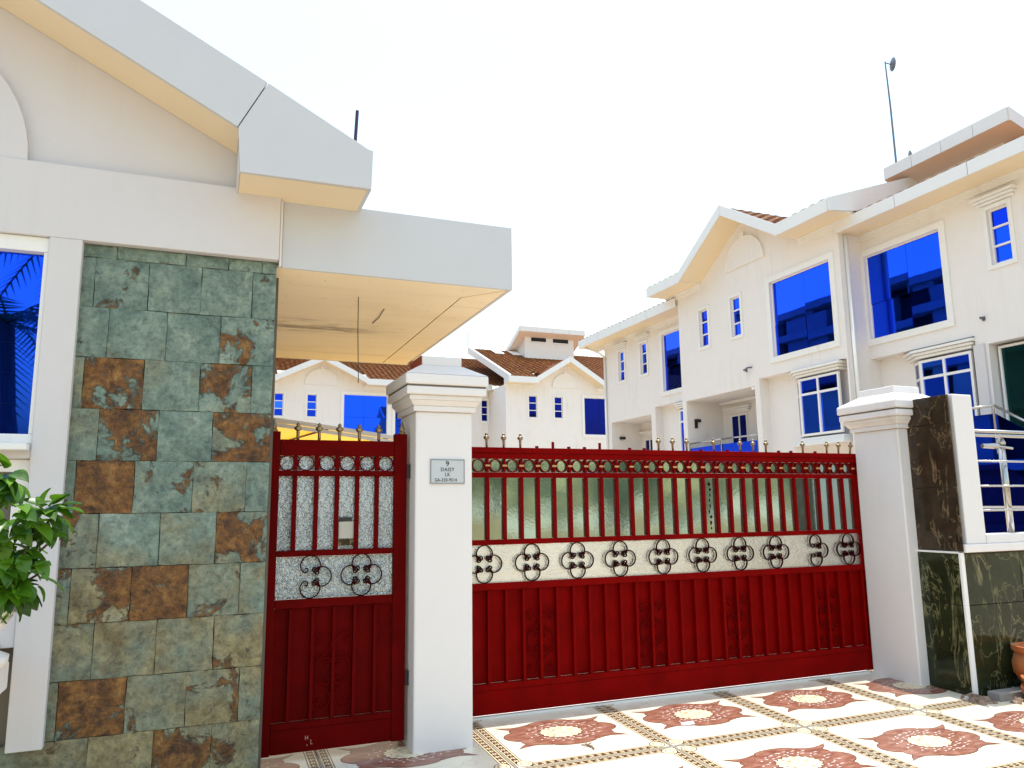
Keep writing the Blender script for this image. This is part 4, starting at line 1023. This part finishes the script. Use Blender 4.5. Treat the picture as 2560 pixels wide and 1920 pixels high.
def gable(W, root, uc, hw, vbase, rise, out, arch_r, arch_v, depth, fas=0.33):
    """front gable over the eave: wall triangle, raking fascia boards, raking soffits, arch panel, roof slopes"""
    sl = rise/hw
    mb = MB(); W.prism(mb, [(uc-hw, vbase-0.42), (uc+hw, vbase-0.42), (uc+hw, vbase-fas+0.025), (uc, vbase+rise-fas+0.025), (uc-hw, vbase-fas+0.025)], 0.002, -0.25); part('gable_wall', mb, 'wall_cream', root)
    for sg in (-1, 1):
        mb = MB(); W.prism(mb, [(uc+sg*0.006, vbase+rise), (uc+sg*hw, vbase), (uc+sg*hw, vbase-fas), (uc+sg*0.006, vbase+rise-fas)], out-0.03, out+0.004); part('rake_fascia', mb, 'fascia_far', root)
        mb = MB(); W.prism(mb, [(uc, vbase+rise-fas+0.012), (uc+sg*hw, vbase-fas+0.012), (uc+sg*hw, vbase-fas+0.03), (uc, vbase+rise-fas+0.03)], 0.003, out-0.032); part('rake_soffit', mb, 'soffit_bounce', root)
        mb = MB(); n = 14
        # roof slope, running back along the ridge, with courses across
        for c in range(8):
            t0, t1 = c/8, (c+1)/8+0.01
            ua, ub = uc+sg*hw*(1-t0), uc+sg*hw*(1-t1); va, vb_ = vbase-0.10+rise*t0, vbase-0.10+rise*t1
            m_ = 4*n+1; vs = []
            for (u, v, l) in ((ua, va, 0.0), (ua, va, 0.06), (ub, vb_, 0.015)):
                for i in range(m_): vs.append(W.p(u, v+l+(0.025*abs(math.sin(math.pi*i/4)) if l else 0), out-0.035-depth*i/(m_-1)))
            mb.add(vs, [(r_*m_+i, r_*m_+i+1, (r_+1)*m_+i+1, (r_+1)*m_+i) for r_ in range(2) for i in range(m_-1)])
        part('gable_roof', mb, 'roof_tile', root, stuff=True)
        mb = MB(); e = [(uc+sg*hw*0.97, 0)]
    n = 22
    mb = MB(); W.prism(mb, [(uc+arch_r*math.cos(math.pi*k/n), arch_v+arch_r*math.sin(math.pi*k/n)) for k in range(n+1)], 0.003, 0.05); part('arch_panel', mb, 'wall_cream', root)
    mb = MB()
    for k in range(n):
        a0, a1 = math.pi*k/n, math.pi*(k+1)/n
        W.prism(mb, [(uc+arch_r*1.0*math.cos(a0), arch_v+arch_r*math.sin(a0)), (uc+arch_r*math.cos(a1), arch_v+arch_r*math.sin(a1)), (uc+arch_r*1.07*math.cos(a1), arch_v+arch_r*1.07*math.sin(a1)), (uc+arch_r*1.07*math.cos(a0), arch_v+arch_r*1.07*math.sin(a0))], 0.0035, 0.075)
    W.box(mb, uc-0.09, uc+0.09, arch_v+arch_r*1.072, arch_v+arch_r+0.17, 0.0035, 0.09)
    part('arch_moulding', mb, 'trim_white', root)
def lamp(W, root, u, v, base=0.0):
    mb = MB(); W.box(mb, u-0.03, u+0.03, v-0.03, v+0.06, base+0.001, base+0.03); W.box(mb, u-0.022, u+0.022, v+0.0, v+0.05, base+0.0305, base+0.12); part('wall_lamp', mb, 'grey_metal', root)
def pipe(root, x, y, z0_, z1_, r_=0.05):
    mb = MB(); mb.tube([(x, y, z0_), (x, y, z1_)], r_, 10); part('downpipe', mb, 'trim_white', root, True)
def tower(W, root, u0, u1, v0, v1, d_front, depth, drop, slots, ov=0.55, th=0.32):
    mb = MB(); W.prism(mb, [(u0, v0), (u1, v0), (u1, v1+0.01), (u0, v1+0.01)], d_front, d_front-depth)
    part('tower_wall', mb, 'wall_cream', root)
    a, b_ = u0-ov, u1+ov; df = d_front+ov
    tl = lambda d: drop*(df-d)/depth
    mb = MB(); n = 4
    pts = []
    for d in (df, df-depth-ov): pts += [W.p(a, v1-tl(d), d), W.p(b_, v1-tl(d), d), W.p(b_, v1+th-tl(d), d), W.p(a, v1+th-tl(d), d)]
    mb.add(pts, [(0,1,2,3),(7,6,5,4),(0,4,5,1),(1,5,6,2),(2,6,7,3),(3,7,4,0)]); part('tower_slab', mb, 'tower_bounce', root)
    k = 4; st_ = (b_-a)/k
    for i in range(k):
        mb = MB(); W.box(mb, a+i*st_+0.008, a+(i+1)*st_-0.008, v1+0.004, v1+th+0.01, df+0.002, df+0.03); part('fascia_panel', mb, 'fascia_far', root)
    for u in (a, b_):
        sg = -1 if u == a else 1
        q = [Vector(W.p(u+sg*0.002, v1+0.004-tl(df), df)), Vector(W.p(u+sg*0.002, v1+th+0.01-tl(df), df)), Vector(W.p(u+sg*0.002, v1+th+0.01-tl(df-depth-ov), df-depth-ov)), Vector(W.p(u+sg*0.002, v1+0.004-tl(df-depth-ov), df-depth-ov))]
        mb = MB(); mb.prism(q, Vector(W.p(u+sg*0.03, 0, 0))-Vector(W.p(u+sg*0.002, 0, 0))); part('fascia_panel', mb, 'fascia_far', root)
    for (s0, s1, z0_, z1_) in slots:
        mb = MB(); W.box(mb, s0, s1, z0_, z1_, d_front+0.001, d_front+0.012); o = part('vent_slot', mb, 'hole_dark', root)
        mb = MB(); W.box(mb, s0-0.06, s1+0.06, z1_, z1_+0.06, d_front+0.001, d_front+0.05); W.box(mb, s0-0.06, s1+0.06, z0_-0.06, z0_, d_front+0.001, d_front+0.05); part('slot_trim', mb, 'fascia_far', root)

TG = 'white townhouses round the courtyard'
# block A: nearest, right side
WA = Wall('X', 15.6)
A = thing('townhouse', 'nearest white townhouse at the right edge with rooftop tower and green glass door', 'house', (15.6, 10.5, 0), TG)
A_low = (11.52, 14.37, 0.3, 5.24, 0.32, True)
facade(WA, A, 5.0, 14.368, 0, 8.5, [(12.10, 14.30, 5.73, 7.93, 0.15, False), (10.45, 10.92, 6.67, 7.92, 0.10, False), A_low, (8.2, 11.22, 0.3, 5.0, 0.45, True)])
big_window(WA, A, 12.10, 14.30, 5.73, 7.93); small_window(WA, A, 10.45, 10.92, 6.67, 7.92, False); hood(WA, A, 10.28, 11.1, 8.03)
bay(WA, A, 11.66, 13.40, 3.42, 4.94, -0.32, 0.40, 0.30)
eave(WA, A, 5.0, 14.40, 8.5, 8.8, 0.85)
mb = MB(); WA.box(mb, 11.29, 11.54, 2.6, 5.02, 0.001, 0.05); part('pilaster', mb, 'wall_white', A)
frame(WA, A, 8.3, 11.16, 2.9, 4.94, -0.20, 0.05, cols=(10.2, 9.2), glass='green_glass')
frame(WA, A, 8.3, 11.45, 0.4, 2.5, -0.20, 0.05, cols=(10.9, 10.2, 9.2), rows=(1.5,), glass='blue_glass') if False else None
mb = MB(); WA.box(mb, 7.0, 11.56, 2.55, 2.75, 0.002, 1.15); part('landing_slab', mb, 'wall_white', A)
frame(WA, A, 7.4, 12.6, 0.3, 2.5, 0.10, 0.05, cols=(10.6, 9.7, 8.6), rows=(1.5,), glass='dark_blue_glass')
# landing balustrade that turns down a stair
def balustrade(W, root, pts, d, glass='blue_glass', low=0.9):
    """pts: (u, v) of the hand rail, panels hang below"""
    for (ua, va), (ub, vb_) in zip(pts[:-1], pts[1:]):
        mb = MB(); mb.tube([W.p(ua, va, d), W.p(ub, vb_, d)], 0.028, 8); part('hand_rail', mb, 'steel', root, True)
        mb = MB(); W.prism(mb, [(ua, va-low), (ub, vb_-low), (ub, vb_-0.16), (ua, va-0.16)], d-0.006, d+0.006); part('glass_panel', mb, glass, root)
    for (u, v) in pts:
        mb = MB(); mb.tube([W.p(u, v-0.95, d+0.03), W.p(u, v-0.02, d+0.03)], 0.022, 8); part('rail_post', mb, 'steel', root)
balustrade(WA, A, [(11.6, 3.50), (10.38, 3.50), (8.6, 2.35)], 1.2, low=1.15)
lamp(WA, A, 11.25, 5.55); pipe(A, 15.02, 14.31, 0, 8.45); 
tower(WA, A, 11.4, 13.75, 8.4, 10.2, -1.55, 2.2, 0.75, [(11.72, 12.27, 9.72, 9.84)])
tile_slope(WA, A, 5.0, 14.3, 8.72, 0.80, 11.2, -6.6)
# block B: gabled middle block, proud of A
WB = Wall('X', 14.83)
B = thing('townhouse', 'white gabled townhouse in the middle of the right row with a glass fronted balcony', 'house', (14.83, 18, 0), TG)
facade(WB, B, 14.37, 21.65, 0, 8.8, [(14.72, 17.02, 5.74, 7.93, 0.15, False), (18.37, 18.82, 6.70, 7.93, 0.10, False), (20.0, 20.46, 6.70, 7.93, 0.10, False), (17.94, 21.42, 2.7, 5.05, 1.45, False), (14.42, 17.73, 0.3, 5.24, 0.33, True)])
big_window(WB, B, 14.72, 17.02, 5.74, 7.93); small_window(WB, B, 18.37, 18.82, 6.70, 7.93, False); small_window(WB, B, 20.0, 20.46, 6.70, 7.93, False)
bay(WB, B, 14.75, 16.58, 3.40, 4.96, -0.33, 0.40, 0.31)
mb = MB(); WB.quad(mb, [(17.94, 2.7, -1.449), (21.42, 2.7, -1.449), (21.42, 5.05, -1.449), (17.94, 5.05, -1.449)]); part('balcony_wall', mb, 'wall_cream', B)
frame(WB, B, 20.12, 20.95, 2.72, 4.56, -1.40, 0.05, cols=(20.53,), glass='dark_blue_glass'); 
hood(WB, B, 19.98, 21.1, 4.62, -1.44); 
mb = MB(); WB.box(mb, 17.96, 21.40, 4.94, 5.04, -1.44, -1.30); WB.box(mb, 17.96, 18.1, 4.96, 5.04, -1.29, -0.01); part('balcony_cornice', mb, 'trim_white', B)
balustrade(WB, B, [(21.40, 3.62), (19.7, 3.64), (17.97, 3.62)], -0.05)
mb = MB(); mb.box(15.1, 15.2, 21.36, 21.40, 4.15, 4.45); mb.box(15.12, 15.3, 21.30, 21.3595, 4.35, 4.45); part('wall_lamp', mb, 'black_iron', B)
lamp(WB, B, 18.25, 5.55); 
mb = MB(); mb.tube([WB.p(18.0, 5.62, 0.02), WB.p(18.02, 5.60, 0.16), WB.p(18.10, 5.54, 0.22)], 0.026, 8); part('security_camera', mb, 'grey_metal', B)
eave(WB, B, 20.30, 22.30, 8.8, 9.13, 0.85); eave(WB, B, 13.80, 15.75, 8.8, 9.13, 0.85)
gable(WB, B, 18.02, 2.30, 9.15, 1.42, 0.85, 0.83, 8.78, 4.6)
tile_slope(WB, B, 13.85, 15.75, 9.05, 0.80, 11.6, -6.7); tile_slope(WB, B, 20.3, 22.25, 9.05, 0.80, 11.6, -6.7)
tile_slope(WB, B, 15.76, 20.29, 9.05+0.34*1.2, -0.40, 11.6, -6.7)
# verge board rising at B's near end
mb = MB(); y_ = 13.762
mb.prism([(13.98, y_, 8.80), (13.98, y_, 9.13), (20.5, y_, 9.13+0.34*6.52), (20.5, y_, 8.80+0.34*6.52), (14.9, y_, 8.90)], (0, 0.03, 0)); part('verge_fascia', mb, 'fascia_far', B)
mb = MB(); mb.prism([(14.05, 13.835, 8.86), (20.5, 13.835, 8.86+0.34*6.45), (20.5, 13.835, 8.84+0.34*6.45), (14.05, 13.835, 8.84)], (0, 0.52, 0)); part('verge_soffit', mb, 'soffit_bounce', B)
mb = MB(); mb.prism([(14.84, 14.372, 8.79), (20.5, 14.372, 8.79), (20.5, 14.372, 10.75), (14.84, 14.372, 9.05)], (0, 0.1, 0)); part('end_wall', mb, 'wall_cream', B)
# block C
WC = Wall('X', 15.6)
C = thing('townhouse', 'farther white townhouse block left of the gabled one in the right row', 'house', (15.6, 25, 0), TG)
facade(WC, C, 21.66, 28.40, 0, 8.4, [(21.75, 23.9, 5.76, 7.92, 0.15, False), (25.0, 25.47, 6.66, 7.90, 0.10, False), (26.73, 27.2, 6.66, 7.90, 0.10, False), (24.87, 27.97, 2.7, 5.04, 1.45, False), (21.7, 24.57, 0.3, 5.28, 0.32, True)])
big_window(WC, C, 21.75, 23.9, 5.76, 7.92); small_window(WC, C, 25.0, 25.47, 6.66, 7.90); small_window(WC, C, 26.73, 27.2, 6.66, 7.90)
bay(WC, C, 21.9, 23.45, 3.42, 4.98, -0.32, 0.40, 0.30)
mb = MB(); WC.quad(mb, [(24.87, 2.7, -1.449), (27.97, 2.7, -1.449), (27.97, 5.04, -1.449), (24.87, 5.04, -1.449)]); part('balcony_wall', mb, 'wall_cream', C)
frame(WC, C, 26.95, 27.7, 2.72, 4.34, -1.40, 0.05, cols=(27.32,), glass='dark_blue_glass'); hood(WC, C, 26.8, 27.85, 4.48, -1.44)
mb = MB(); mb.box(15.95, 16.2, 27.88, 27.95, 4.35, 4.45); part('wall_lamp', mb, 'black_iron', C)
eave(WC, C, 21.70, 29.2, 8.4, 8.72, 0.85)
mb = MB(); mb.box(14.78, 24, 29.21, 29.24, 8.4, 8.72); part('fascia_panel', mb, 'fascia_far', C)
mb = MB(); mb.box(15.605, 24, 28.41, 29.2, 8.412, 8.43); part('eave_soffit', mb, 'soffit_bounce', C)
pipe(C, 15.54, 28.30, 0, 7.9); mb = MB(); mb.tube([(15.54, 28.3, 7.9), (15.3, 28.5, 8.15), (14.95, 28.9, 8.38)], 0.045, 8); part('downpipe', mb, 'trim_white', C, True)
tile_slope(WC, C, 21.7, 29.15, 8.65, 0.80, 11.2, -6.6)
# antenna mast with dish
AM = thing('antenna_mast', 'thin roof mast with a small grid dish at its top', 'antenna', (16.85, 14.12, 10.4))
mb = MB(); mb.tube([(16.85, 14.12, 10.45), (16.84, 14.12, 12.3), (16.80, 14.12, 13.62)], [0.030, 0.026, 0.018], 6); part('mast', mb, 'grey_metal', AM)
def dish(root, c, r_, yawd):
    mb = MB(); vs = [(0, 0, 0)]; fs = []; n = 14
    for ring in (0.5, 1.0):
        for k in range(n): a = 2*math.pi*k/n; vs.append((r_*ring*math.cos(a), -0.35*r_*ring*ring, r_*1.15*ring*math.sin(a)))
    for k in range(n): fs += [(0, 1+k, 1+(k+1) % n), (1+k, 1+n+k, 1+n+(k+1) % n, 1+(k+1) % n)]
    mb.add(vs, fs); rot = Matrix.Rotation(yawd, 4, 'Z')
    mb.v = [tuple(rot @ Vector(p)+Vector(c)) for p in mb.v]; return part('dish', mb, 'grey_metal', root)
dish(AM, (17.0, 14.12, 13.58), 0.17, R(70)); mb = MB(); mb.tube([(16.80, 14.12, 13.58), (17.02, 14.12, 13.58)], 0.015, 5); part('dish_arm', mb, 'grey_metal', AM)
RD = thing('roof_dish', 'small grey dish at the foot of the mast on the tower roof', 'dish', (17.0, 13.85, 10.5))
dish(RD, (17.0, 13.85, 10.70), 0.17, R(20)); mb = MB(); mb.tube([(17.0, 13.86, 10.4), (17.0, 13.86, 10.7)], 0.018, 6); part('bracket', mb, 'grey_metal', RD)

# back row
WR = Wall('Y', 39.8)
BR = thing('townhouse', 'white townhouse at the back with orange tiled roof, gable and small roof tower', 'house', (20, 39.8, 0), TG)
facade(WR, BR, 15.45, 27.5, 0, 8.5, [(16.85, 17.38, 6.62, 7.90, 0.1, False), (18.47, 19.0, 6.63, 7.90, 0.1, False), (20.4, 22.6, 5.72, 7.92, 0.15, False)], m_='wall_cream')
for a in (16.85, 18.47): small_window(WR, BR, a, a+0.53, 6.62 if a < 18 else 6.63, 7.90, False, 'dark_blue_glass')
big_window(WR, BR, 20.4, 22.6, 5.72, 7.92, 'dark_blue_glass')
eave(WR, BR, 15.35, 17.15, 8.5, 8.85, 0.8); eave(WR, BR, 21.3, 27.5, 8.5, 8.85, 0.8)
gable(WR, BR, 19.2, 2.12, 8.88, 1.30, 0.80, 0.80, 8.42, 3.8)
tile_slope(WR, BR, 15.5, 17.1, 8.80, 0.75, 11.80, -6.5); tile_slope(WR, BR, 21.3, 27.4, 8.80, 0.75, 11.80, -6.5)
tile_slope(WR, BR, 17.11, 21.29, 8.80+0.414*1.1, -0.35, 11.80, -6.5)
mb = MB(); mb.prism([(15.33, 39.02, 8.52), (15.33, 39.02, 8.93), (15.33, 46.3, 11.97), (15.33, 46.3, 11.50)], (0.16, 0, 0)); part('verge_fascia', mb, 'fascia_far', BR)
hood(WR, BR, 19.8, 22.2, 3.72)
frame(WR, BR, 19.9, 22.1, 2.2, 3.68, 0.05, 0.06, cols=(20.6, 21.4), rows=(3.2,))
tower(WR, BR, 18.55, 22.05, 11.0, 12.65, -4.5, 2.5, 1.1, [(19.0, 20.05, 12.15, 12.42), (20.55, 21.65, 12.15, 12.42)])
for xs_ in (16.7, 17.9):
    mb = MB(); zz = lambda y: 8.80+0.4138*(y-39.05)+0.13
    mb.prism([(xs_, 44.7, zz(44.7)), (xs_+0.6, 44.7, zz(44.7)), (xs_+0.6, 45.6, zz(45.6)), (xs_, 45.6, zz(45.6))], (0, 0, 0.06)); part('skylight', mb, 'print_white', BR)
WL = Wall('Y', 42.65)
BL = thing('townhouse', 'white townhouse at the back left under the canopy with orange tiled gable roof', 'house', (6, 42.65, 0), TG)
facade(WL, BL, -6.0, 15.44, 0, 8.42, [(3.10, 3.60, 6.60, 7.87, 0.1, False), (4.83, 5.37, 6.60, 7.87, 0.1, False), (6.84, 9.30, 5.75, 7.95, 0.15, False), (9.75, 10.9, 5.75, 7.95, 0.15, False), (15.0-0.02, 15.40, 6.65, 7.95, 0.1, False)])
for a, b_ in ((3.10, 3.60), (4.83, 5.37)): small_window(WL, BL, a, b_, 6.60, 7.87, False)
small_window(WL, BL, 14.98, 15.40, 6.65, 7.95, False, 'dark_blue_glass')
big_window(WL, BL, 6.84, 9.30, 5.75, 7.95); big_window(WL, BL, 9.75, 10.9, 5.75, 7.95)
eave(WL, BL, -6, 3.25, 8.42, 8.75, 0.85); eave(WL, BL, 7.95, 15.40, 8.42, 8.75, 0.85)
gable(WL, BL, 5.62, 2.45, 8.78, 1.20, 0.85, 0.86, 8.40, 3.6)
tile_slope(WL, BL, -6, 3.2, 8.70, 0.80, 11.70, -6.5); tile_slope(WL, BL, 8.05, 18.0, 8.70, 0.80, 11.70, -6.5)
tile_slope(WL, BL, 3.21, 8.04, 8.70+0.411*1.15, -0.35, 11.70, -6.5)
# palm crown and thin aerial behind the back roof
RA = MB(); RA.tube([(15.4, 46.4, 11.5), (15.4, 46.4, 13.0)], 0.03, 5); single('roof_aerial', RA, 'grey_metal', 'thin aerial rod above the back townhouse ridge', 'aerial')
def palm(name, label, x, y, h_, crown, n, g=None):
    t = thing(name, label, 'palm tree', (x, y, 0), g)
    mb = MB(); mb.tube(catmull([(x, y, -0.1), (x+0.15, y, h_*0.5), (x, y, h_)], 6), [0.22]*7+[0.16]*6, 8); part('trunk', mb, 'bark', t)
    pr = random.Random(int(abs(x*10)+h_*10)); mb = MB()
    for k in range(n):
        a = 2*math.pi*k/n+pr.uniform(-.2, .2); e = pr.uniform(-0.15, 0.95); L_ = crown*pr.uniform(0.8, 1.1)
        pts = []
        for i in range(9):
            s_ = i/8; pts.append(Vector((math.cos(a)*L_*s_*math.cos(e*(1-s_*0.5)), math.sin(a)*L_*s_*math.cos(e*(1-s_*.5)), L_*(math.sin(e)*s_-0.62*s_*s_))) + Vector((x, y, h_)))
        mb.tube(pts, 0.02, 4)
        for i in range(1, 9):
            for sub in (0, 0.5):
                p = pts[i]*(1-sub)+pts[i-1]*sub; d = (pts[i]-pts[i-1]).normalized(); sd = d.cross(Vector((0, 0, 1))).normalized()
                ll = crown*0.30*math.sin(math.pi*(0.15+0.8*i/9))
                for sg in (-1, 1):
                    q = p+(sd*sg*0.75+d*0.55+Vector((0, 0, -0.35)))*ll
                    w_ = d*0.035*crown/2
                    mb.add([p-w_, p+w_, q], [(0, 1, 2)])
    part('crown', mb, 'palm_leaf', t)
palm('palm_tree', 'palm crown just showing over the back roof left of the small tower', 19.85, 52.0, 12.95, 0.8, 14)

# ------------------------------------------------------------------ street side behind the camera and unfinished block (seen in the reflections)
palm('palm_tree', 'taller palm across the street mirrored in the left blue window', -2.75, -7.5, 6.6, 1.9, 16)
palm('palm_tree', 'lower palm across the street mirrored in the left blue window', -4.4, -9.5, 4.7, 2.4, 16)
def bush_tree(x, y, h_, r_, lab, seed):
    t = thing('street_tree', lab, 'tree', (x, y, 0)); q = random.Random(seed)
    mb = MB(); mb.tube([(x, y, -0.13), (x+.1, y, h_*0.5), (x, y, h_*0.8)], [0.2, 0.15, 0.08], 7)
    for k in range(5): a = k*1.26; mb.tube([(x+.05, y, h_*0.45), (x+math.cos(a)*r_*0.6, y+math.sin(a)*r_*0.6, h_*0.8)], [0.08, 0.03], 5)
    part('trunk', mb, 'bark', t); mb = MB()
    cl = [(x+q.uniform(-1, 1)*r_*0.7, y+q.uniform(-1, 1)*r_*0.7, h_*0.65+q.uniform(-1, 1)*h_*0.32, r_*q.uniform(0.25, 0.5)) for _ in range(16)]
    for k in range(2200):
        c = q.choice(cl); d = Vector((q.gauss(0, 1), q.gauss(0, 1), q.gauss(0, 1))).normalized()*c[3]*q.uniform(0.6, 1)
        p = Vector(c[:3])+d; u = Vector((q.gauss(0, 1), q.gauss(0, 1), q.gauss(0, .6))).normalized(); v = u.cross(Vector((q.gauss(0, 1), q.gauss(0, 1), 1))).normalized()
        mb.add([p-u*0.13, p+v*0.06, p+u*0.13, p-v*0.06], [(0, 1, 2, 3)])
    part('crown', mb, 'palm_leaf', t)
mb = MB()
for k in range(14):
    xa, xb_ = -14+k*2.9+0.17, -14+(k+1)*2.9-0.17
    mb.prism([(xa, -10.3, -0.13), (xb_, -10.3, -0.13)]+[(xb_-(xb_-xa)*q/10, -10.3, 0.55+0.62*math.sin(math.pi*q/10)) for q in range(11)], (0, 0.22, 0))
    mb.box(xa-0.34, xa-0.001, -10.36, -10.0, -0.13, 0.95)
single('street_wall', mb, 'sand_wall', 'low cream wall across the street mirrored in the long gate glass', 'wall')
bush_tree(8.8, -12.0, 4.6, 2.5, 'leafy tree across the street mirrored at the left end of the long gate glass', 1)
bush_tree(13.2, -12.6, 4.0, 2.5, 'lower leafy tree across the street mirrored left of the middle of the gate glass', 2)
bush_tree(18.0, -12.2, 5.0, 2.7, 'taller leafy tree across the street mirrored right of the middle of the gate glass', 3)
bush_tree(23.0, -12.6, 4.4, 2.6, 'leafy tree across the street mirrored at the right end of the long gate glass', 4)
UB = thing('unfinished_building', 'unfinished grey concrete building mirrored in the right row windows', 'building', (-12, 30, 0))
mb = MB(); mb.box(-24, -10.6, 16, 70, 0, 15.0); part('core', mb, 'hole_dark', UB)
mb = MB()
for z in (0, 3.2, 6.4, 9.6, 12.8, 15.4): mb.box(-24.2, -9.6, 15.5, 70.5, z+0.001, z+0.5)
part('floor_slab', mb, 'raw_concrete', UB)
mb = MB()
for k in range(13):
    y_ = 15.6+k*4.2
    mb.box(-10.6, -9.9, y_, y_+(1.5 if k % 3 else 3.2), 0.51, 15.39)
part('wall_panel', mb, 'raw_concrete', UB)
for o in bpy.data.objects:
    if '_w' in o: del o['_w']
